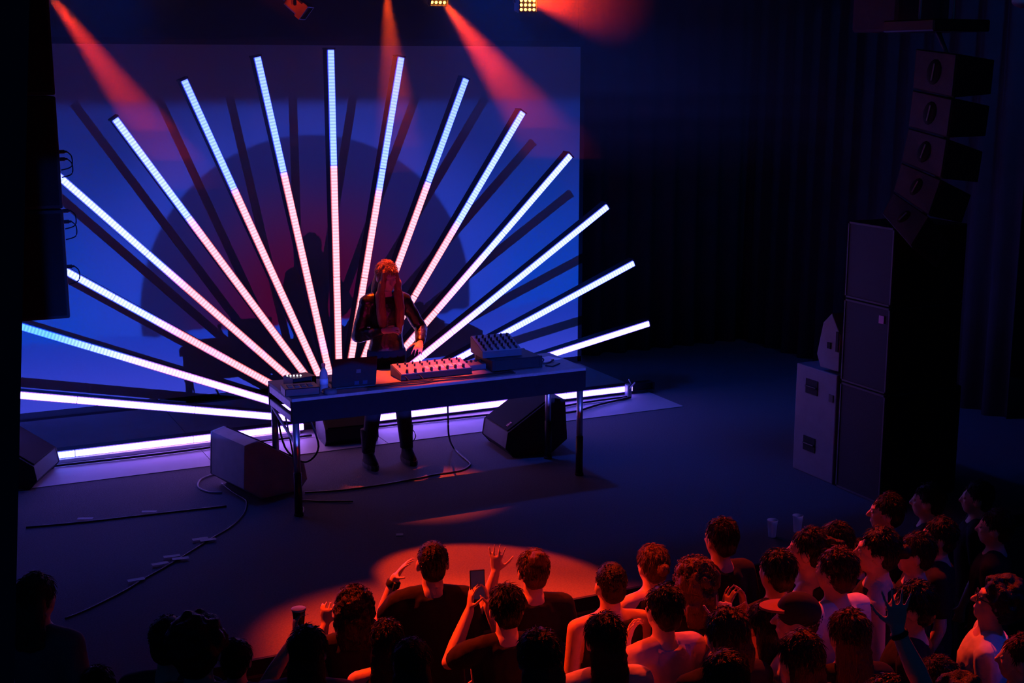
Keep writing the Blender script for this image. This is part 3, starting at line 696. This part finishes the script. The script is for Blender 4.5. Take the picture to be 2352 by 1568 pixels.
MB().cap((0, 0, 0), (.06, .03, .10), .05, .04, 14, True).build('lamp_can', M_GREYCAB, hl, True)
MB().cap((0, 0, .06), (0, 0, 1.6), .01, .01, 8, True).build('hanger', M_BLACK, hl)
spot('lamp_light', Py(2346, 6, 5.4) + Vector((-.3, -.25, .05)), Py(2346, 6, 5.4), 3.0, (.03, .22, 1.0), 60, .5)

# ------------------------------------------------------------------ people
JOBS = []; EXTRA = {}
def remesh(o, voxel, it=4, fac=.5, disp=0.0, dscale=.03):
    m = o.modifiers.new('remesh', 'REMESH'); m.mode = 'VOXEL'; m.voxel_size = voxel; m.use_smooth_shade = True
    if it: k = o.modifiers.new('smooth', 'SMOOTH'); k.iterations = it; k.factor = fac
    if disp:
        tx = bpy.data.textures.get('hair_noise_%g' % dscale) or bpy.data.textures.new('hair_noise_%g' % dscale, 'CLOUDS'); tx.noise_scale = dscale
        d = o.modifiers.new('disp', 'DISPLACE'); d.texture = tx; d.strength = disp; d.mid_level = .5; d.texture_coords = 'LOCAL'
    JOBS.append(o); return o
def skin(c): return mat('skin_%d_%d' % (c[0] * 100, c[1] * 100), c, .5, var=.08, scale=20, spec=.4)
def cloth(c): return mat('cloth_%d_%d_%d' % tuple(int(v * 100) for v in c), c, .85, var=.15, scale=30, bump=.35, bscale=14, spec=.2)
def hairm(c): return mat('hair_%d_%d_%d' % tuple(int(v * 1000) for v in c), c, .42, var=.5, scale=40, bump=.7, bscale=90, stretch=(3, 3, .35), spec=.35)
V = Vector
TORSO = [(0, 0, .84, .13, .09), (0, 0, .92, .165, .115), (0, .0, 1.0, .158, .11), (0, .005, 1.1, .138, .10), (0, .008, 1.22, .152, .112), (0, .004, 1.33, .172, .116), (0, -.004, 1.40, .168, .10), (0, -.012, 1.45, .115, .078), (0, -.014, 1.49, .062, .06)]
ARM_DOWN = lambda s: dict(e=(s * .235, -.03, 1.13), w=(s * .24, .06, .90), d=(0, .15, -1), n=(-s, 0, 0), curl=.5)
def hand(b, w, d, n, side, curl=.4, spread=.12, point=False, rr=.0085):
    """palm and five fingers; d = direction of the fingers, n = palm normal, side = +1 when the thumb lies towards d x n"""
    d = V(d).normalized(); n = V(n); n = (n - d * n.dot(d)).normalized(); t = d.cross(n) * side; w = V(w)
    rings = []
    for h, wx, th in ((-.012, .024, .02), (.02, .032, .017), (.06, .041, .014), (.092, .040, .011)):
        rings.append([w + d * h + t * (wx * math.cos(2 * PI * j / 10)) + n * (th * math.sin(2 * PI * j / 10)) for j in range(10)])
    b.loft(rings)
    for k, (off, L) in enumerate(((.033, .072), (.011, .080), (-.012, .074), (-.033, .058))):
        cu = curl if not point else (.03 if k == 0 else 1.35)
        p = w + d * .085 + t * off; a = 0.0; dirn = (d + t * (off / .03) * spread).normalized()
        for q, (fr, r) in enumerate(((.45, rr), (.31, rr * .92), (.26, rr * .82))):
            a += cu * (.6, .9, .7)[q]
            v = dirn * math.cos(a) + n * math.sin(a); e = p + v * (L * fr); b.cap(p, e, r, r * .92, 8); p = e
    p = w + d * .025 + t * .026; v = (d * .55 + t * .75 + n * .25).normalized()
    for L, r in ((.042, .011), (.034, .0095), (.026, .0085)):
        e = p + v * L; b.cap(p, e, r, r * .92, 8); p = e; v = (v + d * .35 + n * .18 * (1 + curl)).normalized()
SHO = 1.405
def person(label, loc, heading, h=1.72, sk=(.62, .42, .33), hair=('short', (.03, .02, .015)), top=(.02, .02, .025), bottom=(.03, .03, .045), sleeve='short',
           arms=(None, None), look=(0, 0), lean=0.0, voxel=.012, stance=.1, build=1.0, hand_detail=False, name='person', shoe=(.03, .03, .03), face=False):
    t = thing(name, label, 'person', loc, heading, 'audience members' if name == 'person' and 'performer' not in label else None)
    s = h / 1.75; t.scale = (s, s, s)
    sm, cm, bmn = skin(sk), cloth(top), cloth(bottom)
    Ml = Matrix.Rotation(-lean, 3, 'X')
    piv = V((0, 0, .95)); L_ = lambda p: piv + Ml @ (V(p) - piv) if V(p).z > .95 else V(p)
    neck = V((0, -.012, 1.49)); Mh = Matrix.Rotation(look[0], 3, 'Z') @ Matrix.Rotation(look[1], 3, 'X')
    Hd = lambda p: L_(neck + Mh @ (V(p) - neck))
    MhF = Ml @ Mh
    def torso(b, e, z0=0, z1=9):
        rings = []
        for x, y, zz, rx, ry in TORSO:
            if z0 <= zz <= z1:
                rx2, ry2 = rx * build + e, ry * build + e
                rings.append([L_((x + rx2 * math.cos(2 * PI * j / 18), y + ry2 * math.sin(2 * PI * j / 18), zz)) for j in range(18)])
        b.loft(rings)
    A = []
    for s_, a in ((-1, arms[0]), (1, arms[1])):
        a = dict(ARM_DOWN(s_), **(a or {})); sh = L_((s_ * .178 * build, -.008, SHO)); e_ = L_(a['e']); w_ = L_(a['w']); A.append((s_, a, sh, e_, w_))
    body = MB(); torso(body, 0)
    body.cap(L_((0, -.02, 1.44)), L_((0, .0, 1.57)), .060, .053, 14)
    for s_, a, sh, e_, w_ in A:
        body.cap(L_((s_ * .08, -.015, 1.43)), sh, .055, .056, 12); body.cap(sh, e_, .052 * build, .040, 12)
        mid = e_.lerp(w_, .35); body.cap(e_, mid, .039, .041, 12); body.cap(mid, w_, .041, .027, 12)
        hand(body, w_, a['d'], a['n'], a.get('th', s_), a.get('curl', .4), a.get('spread', .12), a.get('point', False), .0080 if voxel < .009 else .0105)
    for s_ in (-1, 1):
        hip, kn, an = V((s_ * .085, 0, .90)), V((s_ * (.085 + stance * .3), .02, .49)), V((s_ * (.08 + stance * .6), -.02, .09))
        body.cap(hip, kn, .085 * build, .056, 14); body.cap(kn, kn.lerp(an, .35), .055, .056, 12); body.cap(kn.lerp(an, .35), an, .056, .038, 12)
        body.cap(an + V((0, 0, -.03)), an + V((0, .13, -.055)), .034, .028, 10)
    # head with face
    H = lambda c, r: body.ball(Hd(c), r, M=MhF, n=16, k=10)
    H((0, -.008, 1.645), (.077, .094, .100)); H((0, .028, 1.600), (.064, .066, .095)); H((0, .052, 1.545), (.040, .038, .032)); H((0, .078, 1.657), (.050, .018, .013))
    H((0, .086, 1.567), (.025, .014, .012)); H((-.035, .070, 1.605), (.022, .02, .02)); H((.035, .070, 1.605), (.022, .02, .02))
    body.cap(Hd((0, .090, 1.64)), Hd((0, .114, 1.602)), .010, .015, 10)
    for s_ in (-1, 1): H((s_ * .080, -.008, 1.61), (.011, .022, .033))
    bo_ = remesh(body.build('body', sm, t, True), voxel, 3)
    for s_ in (-1, 1):
        MB().ball(Hd((s_ * .031, .083, 1.632)), .011, n=8, k=6).build('eye', mat('eye_white', (.5, .48, .46), .2), t, True)
    # clothes
    sh_ = MB(); torso(sh_, .013, .84, 1.46)
    if sleeve != 'tank':
        for s_, a, sh, e_, w_ in A:
            sh_.cap(L_((s_ * .045, -.018, 1.432)), sh, .068, .070, 14)
            if sleeve == 'short': sh_.cap(sh, sh.lerp(e_, .62), .070 * build, .064, 14, False)
            else: sh_.cap(sh, e_, .068 * build, .056, 14); sh_.cap(e_, e_.lerp(w_, .9), .058, .042, 12)
    else:
        for s_ in (-1, 1): sh_.cap(L_((s_ * .085, .07, 1.36)), L_((s_ * .09, -.02, 1.455)), .022, .02, 10); sh_.cap(L_((s_ * .09, -.02, 1.455)), L_((s_ * .085, -.09, 1.36)), .02, .022, 10)
    remesh(sh_.build('shirt', cm, t, True), max(voxel, .010), 2, disp=.012, dscale=.09)
    tr_ = MB()
    tr_.ell([(0, 0, .80, .12, .09), (0, 0, .87, .172, .122), (0, 0, .95, .176, .126), (0, 0, 1.0, .168, .12)], 18)
    for s_ in (-1, 1):
        hip, kn, an = V((s_ * .085, 0, .88)), V((s_ * (.085 + stance * .3), .02, .49)), V((s_ * (.08 + stance * .6), -.02, .12))
        tr_.cap(hip, kn, .098 * build, .072, 14); tr_.cap(kn, an, .072, .058, 14)
    remesh(tr_.build('trousers', bmn, t, True), .014, 2)
    for s_ in (-1, 1):
        x = s_ * (.08 + stance * .6)
        b = MB(); b.loft([[V((x + wx * math.cos(2 * PI * j / 12), y + ly * math.sin(2 * PI * j / 12), zz)) for j in range(12)] for y, zz, wx, ly in ((.03, 0, .046, .135), (.03, .03, .05, .14), (.015, .06, .045, .115), (-.02, .10, .042, .06), (-.02, .14, .046, .056))])
        b.build('shoe', cloth(shoe), t, True)
    # hair
    kind, hc = hair[0], hair[1]; hm = hairm(hc)
    B = lambda m, c, r: m.ball(Hd(c), r, M=MhF, n=16, k=10)
    def cap_hair(m, g=0.0):
        B(m, (0, -.020, 1.662), (.085 + g, .098 + g, .096 + g)); B(m, (0, -.055, 1.605), (.074 + g, .056 + g, .07 + g))
    def curtain(m, z_end, wid=.10, back_=.0):
        rings = []
        for k in range(9):
            u = k / 8; zz = 1.69 + (z_end - 1.69) * u
            hw = .08 + (wid - .08) * math.sin(min(1, u * 1.3) * PI / 2) - .025 * max(0, u - .8) * 5; yb = -.045 - .055 * min(1, u * 1.8) - back_
            th = .058 * (1 - .55 * u)
            p = (lambda q: Hd(q)) if zz > 1.5 else (lambda q: L_(q))
            rings.append([p(V((hw * math.cos(2 * PI * j / 16), yb + th * math.sin(2 * PI * j / 16), zz))) for j in range(16)])
        m.loft(rings)
    rnd = random.Random(hash(label) % 1000 if False else len(label) * 7 + int(loc[0] * 100))
    if kind != 'bald':
        m = MB(); disp, ds = .014, .025
        if kind in ('short', 'cap'): cap_hair(m, 0 if kind == 'short' else -.012); disp = .012
        elif kind == 'crop': cap_hair(m, -.004); disp = .005
        elif kind == 'long': cap_hair(m, .004); curtain(m, hair[2] if len(hair) > 2 else 1.25)
        elif kind == 'bob': cap_hair(m, .006); curtain(m, 1.47, .098)
        elif kind == 'curly':
            cap_hair(m, .006)
            for k in range(90):
                u = rnd.uniform(-.55, 1); a = rnd.uniform(0, 2 * PI); q = math.sqrt(max(0, 1 - u * u)); v = V((q * math.cos(a), q * math.sin(a), u))
                if v.y > .45 and u < .45: continue
                B(m, (v.x * .095, -.022 + v.y * .105, 1.66 + v.z * .105), rnd.uniform(.018, .03))
        elif kind == 'bigcurly':
            cap_hair(m, .010); curtain(m, 1.42, .105)
            for k in range(150):
                u = rnd.uniform(-1.6, 1); a = rnd.uniform(0, 2 * PI); q = math.sqrt(max(0, 1 - min(1, u * u))) if u > 0 else 1; v = V((q * math.cos(a), q * math.sin(a), u))
                if v.y > .3 and u < .5: continue
                B(m, (v.x * .102, -.03 + v.y * .105, 1.66 + v.z * .105), rnd.uniform(.016, .028))
        elif kind == 'bun': cap_hair(m); B(m, (0, -.10, 1.735), (.045, .045, .042)); B(m, (0, -.09, 1.70), (.03, .03, .03))
        elif kind == 'lowbun': cap_hair(m); B(m, (.0, -.13, 1.64), (.04, .04, .038))
        elif kind == 'pony':
            cap_hair(m); B(m, (0, -.125, 1.70), (.026, .03, .026))
            pts_ = [(0, -.12, 1.70), (0, -.17, 1.69), (0, -.195, 1.62), (0, -.19, 1.52), (0, -.17, 1.43)]
            for a_, b2, r_ in zip(pts_, pts_[1:], (.022, .03, .03, .024)): m.cap(Hd(a_), Hd(b2), r_, r_ * .95, 10)
        elif kind == 'front':
            disp = .006      # long straight hair parted over both shoulders
            cap_hair(m, .004); curtain(m, 1.22, .10)
            for s_ in (-1, 1):
                pts_ = [(s_ * .052, .052, 1.685), (s_ * .070, .072, 1.60), (s_ * .080, .092, 1.48), (s_ * .085, .115, 1.36), (s_ * .078, .125, 1.24), (s_ * .07, .115, 1.16)]
                for a_, b2, r_ in zip(pts_, pts_[1:], (.024, .034, .044, .044, .030)): m.cap(Hd(a_) if a_[2] > 1.5 else L_(a_), Hd(b2) if b2[2] > 1.5 else L_(b2), r_, r_ * .92, 10)
        ho = remesh(m.build('hair', hm, t, True), .010, 2, disp=disp * 1.3, dscale=ds)
        x = MB(); curl = kind in ('curly', 'bigcurly')
        g = .026 if kind == 'bigcurly' else (.004 if kind in ('long', 'front', 'bob') else 0)
        if kind in ('crop', 'cap'): ns, sl = 420, .012
        elif curl: ns, sl = 600, .032
        else: ns, sl = 700, .05
        for k in range(ns):
            u = rnd.uniform(-.75, 1); a = rnd.uniform(0, 2 * PI); q = math.sqrt(max(0, 1 - u * u)); v = V((q * math.cos(a), q * math.sin(a), u))
            if v.y > .55 and u < .35: continue
            r3 = V((.085 + g, .098 + g, .096 + g)); p = V((v.x * r3.x, v.y * r3.y - .02, v.z * r3.z + 1.662)) - v * .004
            if kind == 'cap' and p.z > 1.66: continue
            tn = V((rnd.gauss(0, .35), rnd.gauss(0, .35) - .25, -1 if u < .8 else -.2)); tn = (tn - v * tn.dot(v)); tn.normalize()
            if curl: tn = V((rnd.gauss(0, 1), rnd.gauss(0, 1), rnd.gauss(0, 1))); tn = (tn - v * tn.dot(v)).normalized()
            L1 = sl * rnd.uniform(.6, 1.3); lift = rnd.uniform(.03, .2) if not curl else rnd.uniform(.2, .6)
            p1 = p + tn * L1 * .55 + v * L1 * lift * .6; p2 = p + tn * L1 + v * L1 * lift * (.5 if not curl else .2)
            sd = tn.cross(v) * rnd.uniform(.0018, .0038)
            x.add([Hd(p + sd), Hd(p - sd), Hd(p1 + sd * .8), Hd(p1 - sd * .8), Hd(p1 + v * .003), Hd(p2)], [(0, 1, 3, 2), (0, 2, 4), (1, 4, 3), (0, 4, 1), (2, 3, 5), (3, 4, 5), (4, 2, 5)])
        EXTRA[ho.name] = x
    if kind == 'cap':
        c = MB(); B(c, (0, -.006, 1.672), (.090, .106, .092)); co_ = remesh(c.build('cap_crown', cloth((.03, .03, .045)), t, True), .010, 2)
        bb = MB(); top_ = []; bot = []
        for k in range(13):
            a = PI * k / 12; top_.append(Hd((.082 * math.cos(a), .055 + .125 * math.sin(a), 1.695 - .012 * math.sin(a) + .0 * k)))
            bot.append(Hd((.082 * math.cos(a), .055 + .125 * math.sin(a), 1.683 - .012 * math.sin(a))))
        n_ = len(top_); bb.add(top_ + bot, [tuple(range(n_))[::-1], tuple(range(n_, 2 * n_))] + [(k, (k + 1) % n_, (k + 1) % n_ + n_, k + n_) for k in range(n_)])
        bb.build('cap_brim', cloth((.35, .16, .14)), t)
    t_extra = dict(L=L_, H=Hd, A=A, M=MhF)
    return t, t_extra
# ------------------------------------------------------------------ the people in the place
def world_of(t, p):
    return Vector(t.location) + Matrix.Rotation(t.rotation_euler.z, 3, 'Z') @ (V(p) * t.scale.x)
# the performer
dj, X = person('performer with long fair hair in a dark satin shirt standing behind the table', (3.77, 10.30, .04), PI, 1.70, sk=(.66, .46, .38), hair=('front', (.36, .20, .09)),
    top=(.05, .035, .035), bottom=(.02, .02, .028), sleeve='long', look=(R(4), R(-16)), voxel=.0075, stance=.16, shoe=(.012, .012, .014), build=.92,
    arms=(dict(e=(-.325, -.02, 1.14), w=(-.235, .19, 1.065), d=(.45, .65, -.35), n=(.1, -.3, -1), curl=.35), dict(e=(.245, -.02, 1.12), w=(.10, .20, 1.19), d=(-.85, .35, .12), n=(-.1, -.5, -.9), curl=.55)))
M_SATIN = mat('dark_satin', (.014, .010, .011), .34, var=.6, scale=45, bump=.8, bscale=22, spec=.6)
for c_ in dj.children:
    if c_.name.startswith('shirt'): c_.data.materials[0] = M_SATIN
for s_ in (-1, 1):
    x = s_ * (.08 + .16 * .6)
    b = MB(); b.loft([[V((x + wx * math.cos(2 * PI * j / 14), .03 + ly * math.sin(2 * PI * j / 14), zz)) for j in range(14)] for zz, wx, ly in ((-.023, .056, .148), (.0, .058, .152), (.022, .055, .148))])
    b.build('boot_sole', M_RUBBER, dj)
    b = MB(); b.ell([(x, -.02, .10, .055, .068), (x, -.025, .2, .056, .062), (x, -.025, .30, .063, .066)], 14); b.build('boot_shaft', cloth((.012, .012, .014)), dj, True)
    for k in range(5):
        b = MB(); b.tube([V((x - .03, .05 - .012 * k, .10 + .035 * k)), V((x, .062 - .014 * k, .112 + .035 * k)), V((x + .03, .05 - .012 * k, .10 + .035 * k))], .004); b.build('boot_lace', M_CABLE, dj)
b = MB(); b.tube(smooth_path([(-.17, .06, .24), (-.19, .10, .28), (-.215, .10, .22), (-.19, .07, .16)], 5), .004); b.build('boot_lace', M_CABLE, dj)

SK1, SK2, SK3 = (.62, .42, .33), (.42, .26, .18), (.70, .50, .41)
BR, BK, LB, AU = (.025, .015, .011), (.010, .009, .009), (.11, .06, .033), (.075, .024, .012)
BLKT, WHT_, GRY, NAV = (.018, .018, .022), (.70, .68, .70), (.16, .15, .17), (.03, .035, .07)
def crowd(label, px, py, h, deg=None, **k):
    p = Pz(px, py, HALL_Z + h); loc = Vector((p.x, p.y, HALL_Z))
    if deg is None: th = math.atan2(-(3.77 - p.x), 10.3 - p.y)
    else: th = R(deg)
    return person(label, loc, th, h, **k)
up = lambda **k: k
crowd('person at the far left edge with fair hair catching pink light', 84, 1318, 1.731, hair=('long', LB, 1.38), top=GRY, sk=SK1)
crowd('person with round dark hair rimmed in pink, left of the bushy-haired pair', 386, 1412, 1.786, hair=('crop', BK), top=NAV)
crowd('person with curly dark hair right beside the pink-rimmed head at lower left', 452, 1420, 1.920, hair=('curly', BK), top=BLKT)
crowd('small dark-haired person alone at the lower left below the stage edge', 541, 1467, 1.489, hair=('short', BK), top=BLKT)
crowd('dim person cut by the bottom edge at lower left', 225, 1530, 1.5000, hair=('short', BR), top=GRY)
a3, X3 = crowd('long-haired person raising a drink left of the bushy-haired one', 706, 1440, 1.664, hair=('long', BR, 1.28), top=(.25, .2, .24), voxel=.0085, sk=SK1,
    arms=(up(e=(-.26, .16, 1.34), w=(-.10, .27, 1.58), d=(.0, .15, 1), n=(.9, .3, 0), curl=.9), None))
crowd('person with bushy wavy hair lit red on top left of the tall man', 814, 1354, 1.554, hair=('bigcurly', BR), top=BLKT, voxel=.0085,
    arms=(up(e=(-.25, .18, 1.26), w=(-.20, .27, 1.42), d=(.1, .2, 1), n=(.2, 1, 0), curl=.7), None))
a5, X5 = crowd('tall man in black with a wristwatch raising his left hand to his head', 992, 1237, 1.741, hair=('crop', BR), top=BLKT, voxel=.0072, sk=SK3,
    arms=(up(e=(-.275, .13, 1.24), w=(-.190, .16, 1.48), d=(.50, -.30, .80), n=(.75, -.2, -.6), curl=.22), None), look=(0, R(8)))
w5 = X5['A'][0][4]; e5 = X5['A'][0][3]; ax = (w5 - e5).normalized(); q_ = ax.to_track_quat('Z', 'Y').to_matrix(); c5 = w5 - ax * .035
b = MB(); b.loft([[c5 + q_ @ V((r * math.cos(2 * PI * j / 16), r * math.sin(2 * PI * j / 16), zz)) for j in range(16)] for r, zz in ((.036, -.018), (.039, -.014), (.039, .014), (.036, .018))]); wt_ = b.build('wristwatch', M_RUBBER, a5, True)
b = MB(); b.box(c5 + V((0, -.037, 0)), (.042, .014, .044), M=q_, bev=.004); b.build('watch_case', M_BLACK, wt_)
crowd('dark long-haired person with one bare shoulder lit orange in front of the tall man', 888, 1424, 1.563, hair=('long', BK, 1.22), top=(.03, .025, .03), sleeve='tank', sk=SK3, build=.95)
crowd('dark-haired person in the front row right of the bare orange shoulder', 944, 1468, 1.656, hair=('bob', BK), top=BLKT)
a8, X8 = crowd('person holding a phone up in both raised hands', 1163, 1342, 1.700, hair=('short', BK), top=BLKT, voxel=.0078, sk=SK3, sleeve='short',
    arms=(up(e=(-.275, .14, 1.29), w=(-.135, .30, 1.50), d=(.12, .12, 1), n=(.75, .1, 0), curl=.45), up(e=(.06, .28, 1.27), w=(-.03, .33, 1.50), d=(-.1, .1, 1), n=(-.8, .1, 0), curl=.45)))
crowd('person with a high bun and orange-lit hair raising the left hand', 1224, 1262, 1.660, hair=('bun', LB), top=BLKT, voxel=.0078, sk=SK3,
    arms=(up(e=(-.25, .16, 1.33), w=(-.165, .20, 1.56), d=(.06, .05, 1), n=(.5, .8, 0), curl=.14, spread=.24), None))
crowd('short-haired person in a tank top with broad bare shoulders glowing red', 1402, 1291, 1.703, hair=('crop', BK), top=(.03, .03, .035), sleeve='tank', sk=SK1, build=1.06)
crowd('person with pulled-back light hair and thin black straps', 1498, 1251, 1.636, hair=('lowbun', LB), top=BLKT, sleeve='tank', sk=SK3)
crowd('dark round head low in front between the phone holder and the white shirt', 1237, 1447, 1.800, hair=('bob', BK), top=BLKT)
crowd('person with long dark hair and a white shirt sleeve lit orange', 1388, 1410, 1.730, hair=('long', BK, 1.2), top=WHT_, sk=SK1)
crowd('man in a pale shirt with his left hand held to his chin', 1524, 1344, 1.736, 2, hair=('short', BK), top=(.55, .42, .48), voxel=.0085, sk=SK3,
    arms=(up(e=(-.27, .12, 1.18), w=(-.10, .17, 1.40), d=(.45, .2, .75), n=(.6, -.6, .2), curl=.6), up(e=(.20, .05, 1.13), w=(-.02, .22, 1.08), d=(-1, .2, .0), n=(0, -1, 0), curl=.4)))
crowd('person with a thick light bob tipped orange behind the man in the pale shirt', 1594, 1289, 1.701, hair=('bigcurly', LB), top=BLKT)
crowd('tallest dark-haired person standing left of the two cups', 1656, 1189, 1.720, hair=('short', BK), top=BLKT, sk=SK2)
crowd('person with a dark head in shade just below the two cups', 1785, 1262, 1.730, hair=('short', BK), top=BLKT, sk=SK2)
crowd('person with wavy orange-rimmed hair raising a pointing finger', 1668, 1398, 1.788, hair=('bob', AU), top=BLKT, voxel=.0078, sk=SK3,
    arms=(None, up(e=(.24, .20, 1.33), w=(.16, .28, 1.53), d=(.02, .05, 1), n=(.2, 1, 0), point=True)))
crowd('dark-haired person in a pale shirt clapping hands above the head', 1756, 1384, 1.640, hair=('long', BK, 1.36), top=(.62, .5, .56), voxel=.0078, sk=SK2,
    arms=(up(e=(-.22, .22, 1.42), w=(-.06, .27, 1.60), d=(.25, .0, 1), n=(1, .1, 0), curl=.35), up(e=(.2, .2, 1.42), w=(.07, .27, 1.60), d=(-.2, .0, 1), n=(-1, .1, 0), curl=.35)))
crowd('person in profile with shaved sides and a short ponytail and bare shoulders', 1858, 1214, 1.749, 38, hair=('pony', BR), top=BLKT, sleeve='tank', sk=SK3, voxel=.009)
crowd('person with short red-lit hair and white collar beside the capped head', 1922, 1257, 1.812, 10, hair=('short', AU), top=WHT_, sk=SK1)
crowd('person in a flat-brimmed cap turned to the left', 1834, 1366, 1.760, 48, hair=('cap', BR), top=WHT_, sk=SK3, voxel=.009)
crowd('person with long hair pinned back low in front of the capped head', 1838, 1450, 1.780, 0, hair=('long', AU, 1.2), top=(.5, .4, .45), sk=SK3)
crowd('person with long auburn hair lit red on the crown', 1950, 1401, 1.741, -12, hair=('long', AU, 1.2), top=BLKT, sk=SK1)
a24, X24 = crowd('person raising the right arm high with a dark wristband and spread fingers', 2040, 1552, 1.840, -20, hair=('short', AU), top=WHT_, voxel=.0072, sk=SK3,
    arms=(None, up(e=(.17, .05, 1.66), w=(.065, .10, 1.89), d=(-.05, .02, 1), n=(.1, 1, 0), curl=.06, spread=.32)))
w_ = X24['A'][1][4]; e_ = X24['A'][1][3]; ax = (w_ - e_).normalized(); q_ = ax.to_track_quat('Z', 'Y').to_matrix(); c_ = w_ - ax * .02
b = MB(); b.loft([[c_ + q_ @ V((r * math.cos(2 * PI * j / 14), r * math.sin(2 * PI * j / 14), zz)) for j in range(14)] for r, zz in ((.033, -.01), (.035, -.007), (.035, .007), (.033, .01))]); b.build('wristband', M_RUBBER, a24, True)
crowd('dark-haired person cut by the bottom edge right of the raised arm', 2152, 1508, 1.599, 20, hair=('short', BR), top=BLKT, sk=SK1)
a25, X25 = crowd('man with curly dark hair and glasses in a pale T-shirt looking up to the left', 2276, 1327, 1.729, 46, hair=('curly', BK), top=(.62, .66, .75), voxel=.008, sk=SK1, look=(R(4), R(16)))
g = MB(); Hq = X25['H']
for s_ in (-1, 1):
    g.tube([Hq((s_ * .034 + .026 * math.cos(t), .102, 1.632 + .021 * math.sin(t))) for t in [2 * PI * k / 12 for k in range(13)]], .0025)
    g.tube([Hq((s_ * .06, .10, 1.636)), Hq((s_ * .082, .03, 1.634)), Hq((s_ * .084, -.01, 1.63))], .003)
g.tube([Hq((-.01, .104, 1.636)), Hq((.01, .104, 1.636))], .0025); g.build('glasses', M_BLACK, a25)
crowd('person with reddish hair cut by the right edge of the picture', 2349, 1458, 1.639, 42, hair=('short', AU), top=BLKT, sk=SK3)
crowd('person in left profile with bare shoulders and dark hair left of the raised arm', 2018, 1213, 1.815, 48, hair=('lowbun', BK), top=BLKT, sleeve='tank', sk=SK1, voxel=.009)
crowd('person in left profile standing furthest up near the stage end', 2038, 1134, 1.659, 50, hair=('short', BK), top=BLKT, sk=SK1, voxel=.009)
for lab, x, y, h, d in (('dim profile to the right of the nearest two profiles by the stage end', 2104, 1224, 1.679, 50), ('dim profile at mid right in blue shade', 2158, 1190, 1.638, 50),
        ('dim profile furthest to the upper right in blue shade', 2246, 1106, 1.580, 48), ('dim person beside the furthest standing profile with blue glints', 2134, 1110, 1.636, 40),
        ('dim profile between the red-haired head and the left profile', 1968, 1240, 1.500, 48), ('dim profile tip right of the ponytail', 1916, 1200, 1.694, 46),
        ('dim profile just right of the raised hand', 2098, 1336, 1.772, 48), ('very dim person at the right below the upper right profile', 2288, 1170, 1.617, 40),
        ('curly head cut by the bottom edge near the lower right corner', 2200, 1556, 1.710, 10)):
    crowd(lab, x, y, h, d, hair=('curly' if 'curly' in lab else 'short', BK), top=BLKT, sk=SK1)
crowd('dark head low in front at the bottom edge under the pointing finger', 1665, 1497, 1.760, hair=('bob', BK), top=BLKT, sk=SK1)
# things held up
ph8 = thing('phone', 'phone held up to film the stage', 'phone', world_of(a8, (-.085, .335, 1.605)), a8.rotation_euler.z)
Mp = Matrix.Rotation(R(-10), 3, 'X')
MB().box((0, 0, .02), (.078, .009, .155), M=Mp, bev=.003).build('phone_case', M_BLACK, ph8)
MB().box((0, -.0052, .02), (.070, .002, .146), M=Mp).build('phone_screen', emit('dim_phone_screen', (.06, .03, .10), .12), ph8)
dr = thing('drink_cup', 'small cup held up by the long-haired person at lower left', 'cup', world_of(a3, (-.085, .305, 1.64)))
MB().loft(lathe([(.024, -.02), (.032, .07), (.034, .072), (.030, .072), (.022, -.012)])).build('cup_wall', M_BLACK, dr, True)
MB().loft(lathe([(.035, .068), (.036, .076), (.030, .078)])).build('cup_rim', M_WHITEKEY, dr, True)

# ------------------------------------------------------------------ bake the body surfaces
def bake():
    bpy.context.view_layer.update(); dg = bpy.context.evaluated_depsgraph_get()
    out = [(o, bpy.data.meshes.new_from_object(o.evaluated_get(dg))) for o in JOBS]
    for o, me in out:
        o.modifiers.clear(); o.data = me
        if o.name in EXTRA:
            import bmesh
            x = EXTRA[o.name].mesh('strands', me.materials[0]); bm = bmesh.new(); bm.from_mesh(me); bm.from_mesh(x); bm.to_mesh(me); bm.free(); bpy.data.meshes.remove(x)
        me.polygons.foreach_set('use_smooth', [True] * len(me.polygons))
bake()

# ------------------------------------------------------------------ haze
def haze():
    h = thing('haze', 'thin theatrical haze hanging in the lamp beams above the stage', 'haze'); h['kind'] = 'stuff'
    for z0, z1, d in ((3.05, 5.09, .055), (2.85, 3.05, .036), (2.65, 2.85, .020), (2.45, 2.65, .008)):
        for x0, x1, y0, y1, k in ((.3, 7.7, 9.4, 13.1, 1.0), (3.2, 7.7, 8.9, 9.4, .6), (3.2, 7.7, 8.4, 8.9, .3)):
            m = bpy.data.materials.new('haze'); m.use_nodes = True; n = m.node_tree.nodes; n.clear()
            o = n.new('ShaderNodeOutputMaterial'); v = n.new('ShaderNodeVolumeScatter'); v.inputs['Density'].default_value = d * k; v.inputs['Anisotropy'].default_value = 0.1
            m.node_tree.links.new(v.outputs[0], o.inputs['Volume'])
            MB().box(((x0 + x1) / 2, (y0 + y1) / 2, (z0 + z1) / 2), (x1 - x0, y1 - y0 - .0005, z1 - z0 - .0005)).build('haze_layer', m, h)
haze()
